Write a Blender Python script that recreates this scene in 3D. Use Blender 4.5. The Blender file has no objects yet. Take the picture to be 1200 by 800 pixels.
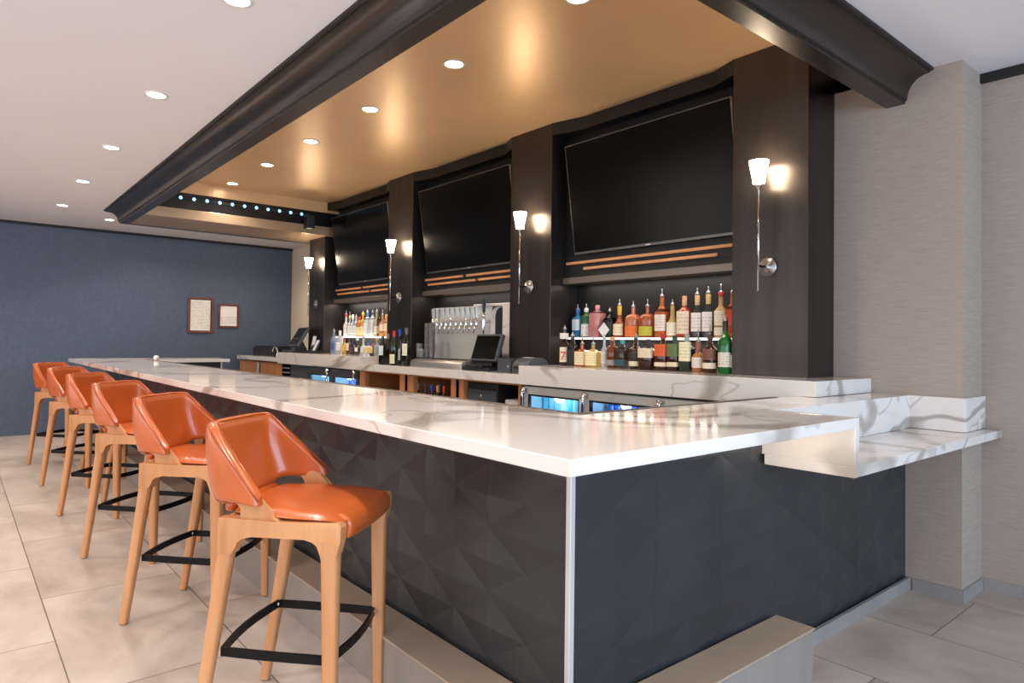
import bpy, bmesh, math, random
from mathutils import Vector, Matrix
PI = math.pi
sc = bpy.context.scene
C = bpy.context.scene.collection
random.seed(7)

# ------------------------------------------------------------------ camera
F, CY, YAW, ROLL, PITCH, H = 782.97, 386.573, 0.697214, 0.0127272, 0.0178082, 1.3473
fw = Vector((math.sin(YAW)*math.cos(PITCH), math.cos(YAW)*math.cos(PITCH), math.sin(PITCH)))
rt = Vector((math.cos(YAW), -math.sin(YAW), 0)); up = rt.cross(fw)
r2 = rt*math.cos(ROLL)+up*math.sin(ROLL); u2 = up*math.cos(ROLL)-rt*math.sin(ROLL)
CAM = Vector((0, 0, H))
cd = bpy.data.cameras.new('camera'); cam = bpy.data.objects.new('camera', cd); C.objects.link(cam)
m = Matrix((r2, u2, -fw)).transposed().to_4x4(); m.translation = CAM
cam.matrix_world = m
cd.sensor_width = 36; cd.lens = 36*F/1200; cd.shift_y = -(400-CY)/1200; cd.clip_start = .05
sc.camera = cam
def yat(px, x, py=410):            # the y at which the sight line through column px meets the vertical plane x
    r = fw*F + r2*(px-600) - u2*(py-CY)
    return r.y*x/r.x

# ------------------------------------------------------------------ materials
def lin(c):
    return tuple(((v/12.92) if v <= .04045 else ((v+.055)/1.055)**2.4) for v in c)
def rgb(r, g, b): return lin((r/255, g/255, b/255))
def newmat(name):
    m = bpy.data.materials.new(name); m.use_nodes = True
    nt = m.node_tree; b = nt.nodes['Principled BSDF']
    return m, nt, b
def N(nt, t, **kw):
    n = nt.nodes.new(t)
    for k, v in kw.items():
        if k.startswith('i_'): n.inputs[k[2:].replace('_', ' ')].default_value = v
        else: setattr(n, k, v)
    return n
def ramp(nt, stops):
    n = nt.nodes.new('ShaderNodeValToRGB'); e = n.color_ramp.elements
    while len(e) < len(stops): e.new(.5)
    for q, (p, c) in zip(e, stops): q.position = p; q.color = (*c, 1)
    return n
def mat(name, col, rough=.5, metal=0, spec=.5, trans=0, coat=0, noise=None, bump=None, emit=None, es=1, ior=1.45):
    m, nt, b = newmat(name)
    b.inputs['Base Color'].default_value = (*col, 1); b.inputs['Roughness'].default_value = rough
    b.inputs['Metallic'].default_value = metal; b.inputs['Specular IOR Level'].default_value = spec
    b.inputs['Transmission Weight'].default_value = trans; b.inputs['Coat Weight'].default_value = coat
    b.inputs['IOR'].default_value = ior
    if emit: b.inputs['Emission Color'].default_value = (*emit, 1); b.inputs['Emission Strength'].default_value = es
    g = nt.nodes.new('ShaderNodeNewGeometry')
    if noise:                                        # (amount, scale vector)
        am, scl = noise
        mp = N(nt, 'ShaderNodeMapping'); mp.inputs['Scale'].default_value = scl
        nt.links.new(g.outputs['Position'], mp.inputs['Vector'])
        n = N(nt, 'ShaderNodeTexNoise'); n.inputs['Scale'].default_value = 1; n.inputs['Detail'].default_value = 4
        nt.links.new(mp.outputs[0], n.inputs['Vector'])
        r = ramp(nt, [(.3, tuple(v*(1-am) for v in col)), (.7, tuple(min(1, v*(1+am)) for v in col))])
        nt.links.new(n.outputs['Fac'], r.inputs[0]); nt.links.new(r.outputs[0], b.inputs['Base Color'])
    if bump:                                         # (strength, scale vector)
        st, scl = bump
        mp = N(nt, 'ShaderNodeMapping'); mp.inputs['Scale'].default_value = scl
        nt.links.new(g.outputs['Position'], mp.inputs['Vector'])
        n = N(nt, 'ShaderNodeTexNoise'); n.inputs['Scale'].default_value = 1; n.inputs['Detail'].default_value = 3
        nt.links.new(mp.outputs[0], n.inputs['Vector'])
        bp = N(nt, 'ShaderNodeBump'); bp.inputs['Strength'].default_value = st; bp.inputs['Distance'].default_value = .01
        nt.links.new(n.outputs['Fac'], bp.inputs['Height']); nt.links.new(bp.outputs[0], b.inputs['Normal'])
    return m

def marble_mat():
    m, nt, b = newmat('white_veined_quartz')
    g = nt.nodes.new('ShaderNodeNewGeometry')
    mp = N(nt, 'ShaderNodeMapping'); mp.inputs['Scale'].default_value = (.8, .55, 1.3); mp.inputs['Rotation'].default_value = (.3, .2, .6)
    nt.links.new(g.outputs['Position'], mp.inputs['Vector'])
    def vein(scale, width, dist, off):
        a = N(nt, 'ShaderNodeVectorMath', operation='ADD'); a.inputs[1].default_value = (off, off*1.7, off*.6)
        nt.links.new(mp.outputs[0], a.inputs[0])
        n = N(nt, 'ShaderNodeTexNoise'); n.inputs['Scale'].default_value = scale; n.inputs['Detail'].default_value = 3.5
        n.inputs['Distortion'].default_value = dist; n.inputs['Roughness'].default_value = .45
        nt.links.new(a.outputs[0], n.inputs['Vector'])
        s = N(nt, 'ShaderNodeMath', operation='SUBTRACT'); s.inputs[1].default_value = .5; nt.links.new(n.outputs['Fac'], s.inputs[0])
        ab = N(nt, 'ShaderNodeMath', operation='ABSOLUTE'); nt.links.new(s.outputs[0], ab.inputs[0])
        mr = N(nt, 'ShaderNodeMapRange'); mr.inputs['From Min'].default_value = width*.35; mr.inputs['From Max'].default_value = width
        mr.inputs['To Min'].default_value = 1; mr.inputs['To Max'].default_value = 0
        nt.links.new(ab.outputs[0], mr.inputs['Value'])
        return mr.outputs[0]
    v1 = vein(1.0, .034, .8, 3.1); v2 = vein(2.1, .012, .5, 7.7)
    mk = N(nt, 'ShaderNodeTexNoise'); mk.inputs['Scale'].default_value = 1.6; nt.links.new(mp.outputs[0], mk.inputs['Vector'])
    mkr = N(nt, 'ShaderNodeMapRange'); mkr.inputs['From Min'].default_value = .36; mkr.inputs['From Max'].default_value = .48
    nt.links.new(mk.outputs['Fac'], mkr.inputs['Value'])
    mx = N(nt, 'ShaderNodeMath', operation='MAXIMUM'); nt.links.new(v1, mx.inputs[0])
    h2 = N(nt, 'ShaderNodeMath', operation='MULTIPLY'); h2.inputs[1].default_value = .55; nt.links.new(v2, h2.inputs[0])
    nt.links.new(h2.outputs[0], mx.inputs[1])
    ml = N(nt, 'ShaderNodeMath', operation='MULTIPLY'); nt.links.new(mx.outputs[0], ml.inputs[0]); nt.links.new(mkr.outputs[0], ml.inputs[1])
    m2 = N(nt, 'ShaderNodeMath', operation='MULTIPLY'); m2.inputs[1].default_value = .75; nt.links.new(ml.outputs[0], m2.inputs[0])
    mix = N(nt, 'ShaderNodeMix', data_type='RGBA'); mix.inputs['A'].default_value = (*rgb(226, 216, 208), 1); mix.inputs['B'].default_value = (*rgb(150, 137, 124), 1)
    nt.links.new(m2.outputs[0], mix.inputs['Factor']); nt.links.new(mix.outputs['Result'], b.inputs['Base Color'])
    b.inputs['Roughness'].default_value = .09
    return m

def tile_mat():
    m, nt, b = newmat('stone_look_floor_tile')
    g = nt.nodes.new('ShaderNodeNewGeometry')
    sp = N(nt, 'ShaderNodeSeparateXYZ'); nt.links.new(g.outputs['Position'], sp.inputs[0])
    def M(op, a, bb=None):
        n = N(nt, 'ShaderNodeMath', operation=op)
        for i, v in enumerate((a, bb)):
            if v is None: continue
            if isinstance(v, (int, float)): n.inputs[i].default_value = v
            else: nt.links.new(v, n.inputs[i])
        return n.outputs[0]
    u = M('DIVIDE', M('SUBTRACT', sp.outputs['X'], .378), .632)
    row = M('FLOOR', u)
    fu = M('SUBTRACT', u, row)
    v = M('ADD', M('DIVIDE', M('SUBTRACT', sp.outputs['Y'], 2.965), 1.215), M('MULTIPLY', row, .5))
    cv = M('FLOOR', v); fv = M('SUBTRACT', v, cv)
    du = M('MULTIPLY', M('MINIMUM', fu, M('SUBTRACT', 1, fu)), .632)
    dv = M('MULTIPLY', M('MINIMUM', fv, M('SUBTRACT', 1, fv)), 1.215)
    d = M('MINIMUM', du, dv)
    gr = N(nt, 'ShaderNodeMapRange'); gr.inputs['From Min'].default_value = .0016; gr.inputs['From Max'].default_value = .0034
    nt.links.new(d, gr.inputs['Value'])
    cb = N(nt, 'ShaderNodeCombineXYZ'); nt.links.new(row, cb.inputs[0]); nt.links.new(cv, cb.inputs[1])
    wn = N(nt, 'ShaderNodeTexWhiteNoise'); nt.links.new(cb.outputs[0], wn.inputs['Vector'])
    sc_ = N(nt, 'ShaderNodeVectorMath', operation='SCALE'); sc_.inputs['Scale'].default_value = 9; nt.links.new(wn.outputs['Color'], sc_.inputs[0])
    ad = N(nt, 'ShaderNodeVectorMath', operation='ADD'); nt.links.new(g.outputs['Position'], ad.inputs[0]); nt.links.new(sc_.outputs[0], ad.inputs[1])
    mp = N(nt, 'ShaderNodeMapping'); mp.inputs['Scale'].default_value = (2.6, 1.5, 1); nt.links.new(ad.outputs[0], mp.inputs['Vector'])
    n = N(nt, 'ShaderNodeTexNoise'); n.inputs['Scale'].default_value = 1.0; n.inputs['Detail'].default_value = 7; n.inputs['Roughness'].default_value = .62
    n.inputs['Distortion'].default_value = .6
    nt.links.new(mp.outputs[0], n.inputs['Vector'])
    r = ramp(nt, [(.28, rgb(158, 142, 130)), (.5, rgb(184, 168, 156)), (.72, rgb(200, 186, 175))])
    nt.links.new(n.outputs['Fac'], r.inputs[0])
    mix = N(nt, 'ShaderNodeMix', data_type='RGBA'); mix.inputs['A'].default_value = (*rgb(96, 82, 72), 1)
    nt.links.new(gr.outputs[0], mix.inputs['Factor']); nt.links.new(r.outputs[0], mix.inputs['B'])
    nt.links.new(mix.outputs['Result'], b.inputs['Base Color'])
    b.inputs['Roughness'].default_value = .42
    return m

def wood_mat(name, c1, c2, rough=.45, scl=(3, 3, 30), ring=1.0):
    m, nt, b = newmat(name)
    tc = nt.nodes.new('ShaderNodeTexCoord')
    mp = N(nt, 'ShaderNodeMapping'); mp.inputs['Scale'].default_value = scl; nt.links.new(tc.outputs['Object'], mp.inputs['Vector'])
    n = N(nt, 'ShaderNodeTexNoise'); n.inputs['Scale'].default_value = ring; n.inputs['Detail'].default_value = 6; n.inputs['Distortion'].default_value = .5
    nt.links.new(mp.outputs[0], n.inputs['Vector'])
    r = ramp(nt, [(.3, c1), (.7, c2)]); nt.links.new(n.outputs['Fac'], r.inputs[0]); nt.links.new(r.outputs[0], b.inputs['Base Color'])
    b.inputs['Roughness'].default_value = rough
    return m

def paper_mat(name, col, ink, rows, lo=.1, hi=.9, gate=.42):
    """printed paper: rows of illegible print between lo and hi of the sheet's height (Generated z)"""
    m, nt, b = newmat(name)
    tc = nt.nodes.new('ShaderNodeTexCoord'); sp = N(nt, 'ShaderNodeSeparateXYZ'); nt.links.new(tc.outputs['Generated'], sp.inputs[0])
    def M(op, a, bb=None):
        n = N(nt, 'ShaderNodeMath', operation=op)
        for i, v in enumerate((a, bb)):
            if v is None: continue
            if isinstance(v, (int, float)): n.inputs[i].default_value = v
            else: nt.links.new(v, n.inputs[i])
        return n.outputs[0]
    z = sp.outputs['Z']
    fr = M('FRACT', M('MULTIPLY', z, rows)); line = M('LESS_THAN', fr, .45)
    mp = N(nt, 'ShaderNodeMapping'); mp.inputs['Scale'].default_value = (14, 14, rows); nt.links.new(tc.outputs['Generated'], mp.inputs['Vector'])
    n = N(nt, 'ShaderNodeTexNoise'); n.inputs['Scale'].default_value = 1.5; n.inputs['Detail'].default_value = 1; nt.links.new(mp.outputs[0], n.inputs['Vector'])
    on = M('MULTIPLY', line, M('GREATER_THAN', n.outputs['Fac'], gate))
    on = M('MULTIPLY', on, M('MULTIPLY', M('GREATER_THAN', z, lo), M('LESS_THAN', z, hi)))
    mx = N(nt, 'ShaderNodeMix', data_type='RGBA'); mx.inputs['A'].default_value = (*col, 1); mx.inputs['B'].default_value = (*ink, 1)
    nt.links.new(on, mx.inputs['Factor']); nt.links.new(mx.outputs['Result'], b.inputs['Base Color'])
    b.inputs['Roughness'].default_value = .6
    return m

M = {}
M['marble'] = marble_mat()
M['tile'] = tile_mat()
M['ceiling'] = mat('white_ceiling_paint', rgb(226, 224, 228), .8)
M['gold'] = mat('gold_ceiling_paint', rgb(230, 190, 143), .36, metal=.35, noise=(.06, (1.2, 1.2, 1.2)))
M['navy'] = mat('navy_woven_wallcovering', rgb(80, 92, 113), .45, spec=.6, noise=(.10, (26, 26, 18)), bump=(.25, (160, 160, 160)))
M['paper'] = mat('taupe_grasscloth', rgb(166, 149, 136), .75, noise=(.10, (9, 9, 170)), bump=(.35, (30, 22, 330)))
M['sky'] = mat('outdoor_daylight_wall', rgb(180, 175, 170), .8)
M['bronze'] = mat('dark_bronze_paint', rgb(76, 70, 67), .28, metal=.8, noise=(.12, (2, 2, 2)))
M['steelblack'] = mat('blackened_steel', rgb(66, 60, 57), .33, metal=.75, noise=(.18, (9, 9, .8)))
M['ledge'] = mat('grey_bronze_ledge', rgb(128, 117, 108), .35, metal=.5)
M['softbronze'] = mat('light_bronze_paint', rgb(176, 150, 122), .34, metal=.55, noise=(.08, (2, 2, 2)))
M['beige'] = mat('light_beige_wall_paint', rgb(226, 208, 186), .7)
M['black'] = mat('black_paint', rgb(24, 23, 24), .5)
M['niche'] = mat('near_black_panel', rgb(17, 16, 17), .5)
M['panel'] = mat('charcoal_relief_panel', rgb(47, 48, 50), .32, noise=(.14, (3, 3, 1.2)))
M['groove'] = mat('dark_groove', rgb(30, 31, 34), .6)
M['alu'] = mat('brushed_aluminium', rgb(214, 212, 214), .35, metal=.5)
M['step'] = mat('taupe_stone_tile', rgb(168, 146, 126), .42, noise=(.08, (3, 3, 3)))
M['stepface'] = mat('grey_stone_tile', rgb(142, 132, 124), .42, noise=(.09, (6, 6, 1.6)))
M['basetile'] = mat('grey_baseboard_tile', rgb(146, 138, 133), .45, noise=(.12, (5, 5, 3)))
M['leather'] = mat('orange_tan_leather', rgb(186, 88, 36), .27, spec=.65, coat=.25, noise=(.06, (6, 6, 6)), bump=(.06, (220, 220, 220)))
M['oak'] = wood_mat('light_oak', rgb(184, 124, 78), rgb(208, 148, 100), .40, (14, 14, 2.2))
M['iron'] = mat('black_iron', rgb(20, 19, 20), .4, metal=.6)
M['piping'] = mat('leather_piping', rgb(150, 66, 30), .35)
M['rubber'] = mat('dark_rubber', rgb(26, 24, 24), .7)
M['steel'] = mat('brushed_stainless', rgb(224, 217, 207), .36, metal=.42, noise=(.05, (4, 60, 60)))
M['railsteel'] = mat('bronzed_steel_rail', rgb(104, 93, 85), .4, metal=.7)
M['pourer'] = mat('steel_pourer', rgb(160, 158, 156), .28, metal=.9)
M['traysteel'] = mat('satin_tray_steel', rgb(206, 199, 190), .3, metal=.85)
M['chrome'] = mat('polished_chrome', rgb(226, 226, 226), .1, metal=1)
M['cabwood'] = wood_mat('walnut_brown_veneer', rgb(172, 112, 68), rgb(198, 136, 88), .5, (3, 20, 1.6))
M['cabdark'] = wood_mat('brown_veneer_interior', rgb(116, 74, 44), rgb(132, 88, 54), .55, (3, 20, 1.6))
M['slat'] = wood_mat('honey_wood_slat', rgb(206, 140, 90), rgb(226, 160, 106), .5, (20, 3, 20))
M['screen'] = mat('black_screen_glass', rgb(14, 13, 11), .2, spec=.16)
M['tvframe'] = mat('dark_grey_bezel', rgb(104, 101, 98), .35, metal=.6)
M['plastic'] = mat('black_plastic', rgb(34, 34, 36), .4)
M['plastic2'] = mat('dark_grey_plastic', rgb(74, 75, 79), .4)
M['white'] = mat('white_plastic', rgb(232, 230, 226), .5)
M['glow'] = mat('frosted_shade_glass', rgb(255, 240, 220), .5, emit=(1, .80, .56), es=75)
M['lamp'] = mat('downlight_lens', rgb(255, 250, 240), .5, emit=(1, .93, .84), es=30)
M['led'] = mat('blue_white_diode', rgb(120, 190, 230), .5, emit=(.3, .68, 1), es=2.2)
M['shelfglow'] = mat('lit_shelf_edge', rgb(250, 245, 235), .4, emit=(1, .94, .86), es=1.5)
M['frlamp'] = mat('cool_cooler_lamp', rgb(220, 240, 255), .5, emit=(.5, .8, 1), es=6)
M['liner'] = mat('pale_cooler_liner', rgb(190, 215, 230), .4)
M['clear'] = mat('clear_glass', (.95, .97, .97), .03, trans=1, ior=1.45)
M['tumbler'] = mat('clear_tumbler_glass', rgb(185, 188, 190), .05, trans=.8, spec=.7)
M['bottleclear'] = mat('thin_clear_bottle_glass', (.93, .95, .95), .03, trans=.96, ior=1.12, spec=.8)
M['pane'] = mat('cooler_pane', (.95, .98, 1), .02, trans=1, ior=1.02)
M['mahog'] = wood_mat('mahogany_frame', rgb(96, 44, 30), rgb(128, 66, 48), .3, (30, 30, 4))
M['matte'] = mat('black_mat_board', rgb(24, 18, 17), .6)
M['trimwhite'] = mat('white_trim_ring', rgb(235, 232, 228), .5)
M['seal'] = mat('white_grout_line', rgb(196, 190, 184), .7)

# ------------------------------------------------------------------ mesh builder
class MB:
    def __init__(s): s.bm = bmesh.new()
    def _xf(s, vs, mtx):
        if mtx is not None: bmesh.ops.transform(s.bm, matrix=mtx, verts=vs)
    def box(s, x0, x1, y0, y1, z0, z1, bev=0, mtx=None, seg=2):
        vs = [s.bm.verts.new(p) for p in ((x0,y0,z0),(x1,y0,z0),(x1,y1,z0),(x0,y1,z0),(x0,y0,z1),(x1,y0,z1),(x1,y1,z1),(x0,y1,z1))]
        fs = [s.bm.faces.new([vs[i] for i in f]) for f in ((3,2,1,0),(4,5,6,7),(0,1,5,4),(1,2,6,5),(2,3,7,6),(3,0,4,7))]
        if bev:
            es = list({e for f in fs for e in f.edges})
            r = bmesh.ops.bevel(s.bm, geom=es, offset=bev, segments=seg, affect='EDGES', profile=.5)
            vs = list({v for f in r['faces'] for v in f.verts} | {v for v in vs if v.is_valid})
        s._xf(vs, mtx); return s
    def prism(s, poly, axis, a, b, bev=0, mtx=None):
        """poly: 2-D points; axis 'x' -> (y,z), 'y' -> (x,z), 'z' -> (x,y)"""
        def P(p, t): return {'x': (t, p[0], p[1]), 'y': (p[0], t, p[1]), 'z': (p[0], p[1], t)}[axis]
        A = [s.bm.verts.new(P(p, a)) for p in poly]; B = [s.bm.verts.new(P(p, b)) for p in poly]
        n = len(poly)
        fs = [s.bm.faces.new(A), s.bm.faces.new(B[::-1])]
        for i in range(n): fs.append(s.bm.faces.new((A[i], B[i], B[(i+1) % n], A[(i+1) % n])))
        vs = A+B
        if bev:
            es = list({e for f in fs[:2] for e in f.edges})
            r = bmesh.ops.bevel(s.bm, geom=es, offset=bev, segments=2, affect='EDGES', profile=.5)
            vs = list({v for f in r['faces'] for v in f.verts} | {v for v in vs if v.is_valid})
        s._xf(vs, mtx); return s
    def lathe(s, prof, n=20, c=(0, 0, 0), sq=None, mtx=None, cap=True):
        rings = []
        vs = []
        for r, z in prof:
            ring = []
            for k in range(n):
                a = 2*PI*(k+.5)/n; ca, sa = math.cos(a), math.sin(a)
                q = 1
                if sq: q = (abs(ca)**sq+abs(sa)**sq)**(-1/sq)
                ring.append(s.bm.verts.new((c[0]+r*q*ca, c[1]+r*q*sa, c[2]+z)))
            rings.append(ring); vs += ring
        for A, B in zip(rings, rings[1:]):
            for k in range(n): s.bm.faces.new((A[k], A[(k+1) % n], B[(k+1) % n], B[k]))
        if cap:
            s.bm.faces.new(rings[0][::-1]); s.bm.faces.new(rings[-1])
        s._xf(vs, mtx); return s
    def tube(s, pts, r, n=8, closed=False, flat=None):
        """tube along pts; r a number or list; flat=(w,h) makes a strip: w across (horizontal), h along z"""
        P = [Vector(p) for p in pts]; L = len(P); rings = []
        for i, p in enumerate(P):
            a = P[i-1] if (i or closed) else p; b = P[(i+1) % L] if (i < L-1 or closed) else p
            t = (b-a).normalized()
            rf = Vector((0, 0, 1)) if abs(t.z) < .95 else Vector((1, 0, 0))
            u = t.cross(rf).normalized(); v = u.cross(t).normalized()
            rr = r[i] if isinstance(r, (list, tuple)) else r
            if flat: ring = [s.bm.verts.new(p+u*dx*flat[0]/2+Vector((0, 0, dz*flat[1]/2))) for dx, dz in ((-1,-1),(1,-1),(1,1),(-1,1))]
            else: ring = [s.bm.verts.new(p+(u*math.cos(2*PI*k/n)+v*math.sin(2*PI*k/n))*rr) for k in range(n)]
            rings.append(ring)
        k_ = 4 if flat else n
        for i in range(L if closed else L-1):
            A, B = rings[i], rings[(i+1) % L]
            for k in range(k_): s.bm.faces.new((A[k], A[(k+1) % k_], B[(k+1) % k_], B[k]))
        if not closed: s.bm.faces.new(rings[0][::-1]); s.bm.faces.new(rings[-1])
        return s
    def loft(s, rings, closed_ring=True, cap=True):
        R = [[s.bm.verts.new(p) for p in ring] for ring in rings]
        for A, B in zip(R, R[1:]):
            n = len(A)
            for k in range(n if closed_ring else n-1): s.bm.faces.new((A[k], A[(k+1) % n], B[(k+1) % n], B[k]))
        if cap and closed_ring: s.bm.faces.new(R[0][::-1]); s.bm.faces.new(R[-1])
        return s
    def patch(s, r, z0, z1, a0, a1, n=10, sq=None, c=(0, 0)):
        """a slightly raised curved label on a bottle"""
        rows = []
        for z in (z0, z1):
            row = []
            for k in range(n+1):
                a = a0+(a1-a0)*k/n; ca, sa = math.cos(a), math.sin(a)
                q = (abs(ca)**sq+abs(sa)**sq)**(-1/sq) if sq else 1
                row.append(s.bm.verts.new((c[0]+r*q*ca, c[1]+r*q*sa, z)))
            rows.append(row)
        for k in range(n): s.bm.faces.new((rows[0][k], rows[0][k+1], rows[1][k+1], rows[1][k]))
        return s
    def build(s, name, material, parent=None, smooth=False, loc=None, subsurf=0, solid=None):
        bmesh.ops.recalc_face_normals(s.bm, faces=s.bm.faces)
        me = bpy.data.meshes.new(name); s.bm.to_mesh(me); s.bm.free()
        o = bpy.data.objects.new(name, me); C.objects.link(o)
        me.materials.append(M[material] if isinstance(material, str) else material)
        if smooth:
            for p in me.polygons: p.use_smooth = True
        if solid:
            md = o.modifiers.new('solid', 'SOLIDIFY'); md.thickness = solid; md.offset = 0
        if subsurf:
            md = o.modifiers.new('sub', 'SUBSURF'); md.levels = subsurf; md.render_levels = subsurf
        if parent: o.parent = parent
        if loc: o.location = loc
        return o
def sm(o, ang=35):
    """smooth shading with sharp edges over ang degrees"""
    me = o.data
    for p in me.polygons: p.use_smooth = True
    b = bmesh.new(); b.from_mesh(me)
    for e in b.edges:
        if len(e.link_faces) == 2 and e.calc_face_angle() > math.radians(ang): e.smooth = False
    b.to_mesh(me); b.free(); return o
def thing(name, label, cat, loc=(0, 0, 0), rz=0, group=None):
    o = bpy.data.objects.new(name, None); C.objects.link(o); o.location = loc; o.rotation_euler = (0, 0, rz)
    return tag(o, label, cat, group)
def tag(o, label=None, cat=None, group=None):
    if label: o['label'] = label
    if cat: o['category'] = cat
    if group: o['group'] = group
    return o
def struct(o, label=None):
    o['kind'] = 'structure'
    if label: o['label'] = label
    return o
def dup(root, loc, rz, label, group=None):
    r = root.copy(); C.objects.link(r); r.location = loc; r.rotation_euler = (0, 0, rz); r['label'] = label
    if group: r['group'] = group
    for ch in list(root.children):
        c = ch.copy(); C.objects.link(c); c.parent = r
        for g in ch.children:
            d = g.copy(); C.objects.link(d); d.parent = c
    return r

# ------------------------------------------------------------------ dimensions
ZC = 1.079            # bar counter top
ZCE, ZG = 2.891, 3.17 # white ceiling, gold ceiling
XF, XP, XW = 3.789, 4.118, 4.444
YFAR = 11.2
COLS = [(1.862, 2.354), (4.035, 4.561), (6.219, 6.736), (8.438, 8.926)]
X0, Y0 = -3.6, -4.2   # room behind the camera

# ------------------------------------------------------------------ setting
struct(MB().box(X0, XW, Y0, YFAR, -.1, 0).build('floor', 'tile'), 'stone look floor of large beige tiles laid in a running bond')
b = MB()
b.box(X0, 1.40, Y0, YFAR, ZCE, ZCE+.1); b.box(1.40, XW+.1, Y0, 1.34, ZCE, ZCE+.1)
b.box(1.40, XW+.1, 9.25, YFAR, ZCE, ZCE+.1); b.box(XP, XW+.1, 1.34, 9.25, ZCE, ZCE+.1)
struct(b.build('ceiling', 'ceiling'), 'flat white painted ceiling')
struct(MB().box(1.55, XP+.05, 1.5, 9.0, ZG, ZG+.06).build('ceiling', 'gold'), 'raised gold painted ceiling tray over the bar')
struct(MB().box(X0, XW+.2, YFAR, YFAR+.15, -.1, ZCE).build('wall_far', 'navy'), 'navy blue wall behind the far end of the bar')
struct(MB().box(X0, XW, YFAR-.03, YFAR, ZCE-.035, ZCE).build('trim_1', 'black'))
struct(MB().box(XW, XW+.15, Y0, 8.0, -.1, ZCE).build('wall_right', 'paper'), 'taupe grasscloth wall on the right')
struct(MB().box(XW, XW+.15, 8.0, YFAR, -.1, ZCE).build('wall_end', 'beige'), 'light beige wall strip between the navy wall and the far column')
struct(MB().box(XW-.03, XW, Y0, 1.187, ZCE-.05, ZCE).build('trim_2', 'black'))
struct(MB().box(XP, XW, 1.187, 9.0, -.1, ZG).build('wall_pier', 'paper'), 'grasscloth wall pier behind the end of the bar')
b = MB()   # left wall, outside the picture, its four openings added to hold fill lamps
for a0, a1 in ((Y0, -2.6), (-.2, .4), (2.8, 3.4), (5.8, 6.4), (8.8, YFAR)): b.box(X0-.15, X0, a0, a1, .5, 2.5)
b.box(X0-.15, X0, Y0, YFAR, -.1, .5); b.box(X0-.15, X0, Y0, YFAR, 2.5, ZCE)
struct(b.build('wall_left', 'ceiling'))
b = MB()   # wall behind the camera, its three tall window openings assumed, to hold bluish lamps
for a0, a1 in ((X0, -2.6), (-.7, -.3), (1.6, 2.0), (3.9, XW)): b.box(a0, a1, Y0-.15, Y0, .4, 2.6)
b.box(X0, XW, Y0-.15, Y0, -.1, .4); b.box(X0, XW, Y0-.15, Y0, 2.6, ZCE)
struct(b.build('wall_rear', 'ceiling'))

# beams: crown profile, u = outwards distance from inner face, z
BZ = 2.725
def crown(uo):
    # (u,z) outline; inner face at u=0, bottom width .101, top projects .241
    pts = [(0, ZG), (0, BZ), (.101, BZ), (.101, BZ+.014), (.108, BZ+.016), (.108, BZ+.022)]
    for k in range(0, 11):
        a = k/10*PI/2
        pts.append((.112+.108*(1-math.cos(a)), BZ+.024+.118*math.sin(a)))
    pts += [(.228, BZ+.142), (.228, BZ+.150), (.241, BZ+.152), (.241, ZCE+.02), (.2, ZG)]
    return pts
prof = crown(0)
XI, YI, YO = 1.625, 1.568, 9.28
def ringpts(corner):
    out = []
    for u, z in prof:
        if corner == 'a': out.append((XI-u, YI, z))
        if corner == 'n': out.append((XI-u, YI-u, z))
        if corner == 'f': out.append((XI-u, YO-.101+u, z))
        if corner == 'r': out.append((XP, YI-u, z))
        if corner == 'e': out.append((XP, YO-.101+u, z))
    return out
o = sm(MB().loft([ringpts('n'), ringpts('f')]).build('beam', 'bronze'), 40); struct(o, 'long dark bronze crown beam above the bar stools')
o = sm(MB().loft([ringpts('r'), ringpts('n')]).build('beam', 'bronze'), 40); struct(o, 'dark bronze crown beam ending at the grasscloth pier')
fb = ringpts('f'); eb = ringpts('e')
b = MB(); b.box(XI-.245, XI-.2405, YI-.245, YO+.14, BZ+.150, ZCE); b.box(XI-.2405, XP, YI-.245, YI-.2405, BZ+.150, ZCE)
b.box(XI-.1095, XI-.1075, YI-.108, YO, BZ+.0165, BZ+.0215); b.box(XI-.108, XP, YI-.1095, YI-.1075, BZ+.0165, BZ+.0215)
struct(b.build('trim_9', 'black'))
o = sm(MB().loft([fb, eb]).build('beam', 'bronze'), 40); struct(o, 'far dark bronze beam in front of the navy wall')
# far soffit between the beam and the gold tray
struct(MB().box(XI, XP, 8.42, YO-.1, BZ, BZ+.02).build('trim_3', 'softbronze'))
struct(MB().box(XI, XP, 8.37, 8.42, BZ, 2.84, .004).build('trim_4', 'softbronze'))
struct(MB().box(XI, XP, 8.42, 8.46, 2.84, 3.035).build('trim_5', mat('glossy_black_band', rgb(24, 24, 27), .22)))
struct(MB().box(XI, XP, 8.40, 8.46, 3.035, ZG).build('trim_6', 'gold'))
t = thing('light_strip', 'strip of small blue lights under the far edge of the gold ceiling', 'light strip', (2.0, 8.415, 2.975))
MB().box(-.05, 1.55, -.006, .004, -.012, .012).build('strip_base', 'black', t)
for k in range(11):
    mt = Matrix.Translation((.0+.145*k, -.004, 0)) @ Matrix.Rotation(PI/2, 4, 'X')
    MB().lathe([(.001, .006), (.018, .004), (.02, 0)], 12, mtx=mt).build('diode', 'led', t)
tag(MB().box(-.1, 0, -.13, 0, -.085, .085, .008).build('small_speaker', 'plastic', loc=(3.56, 8.37, 2.86)), 'small dark box at the right end of the blue light strip', 'speaker')

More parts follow.
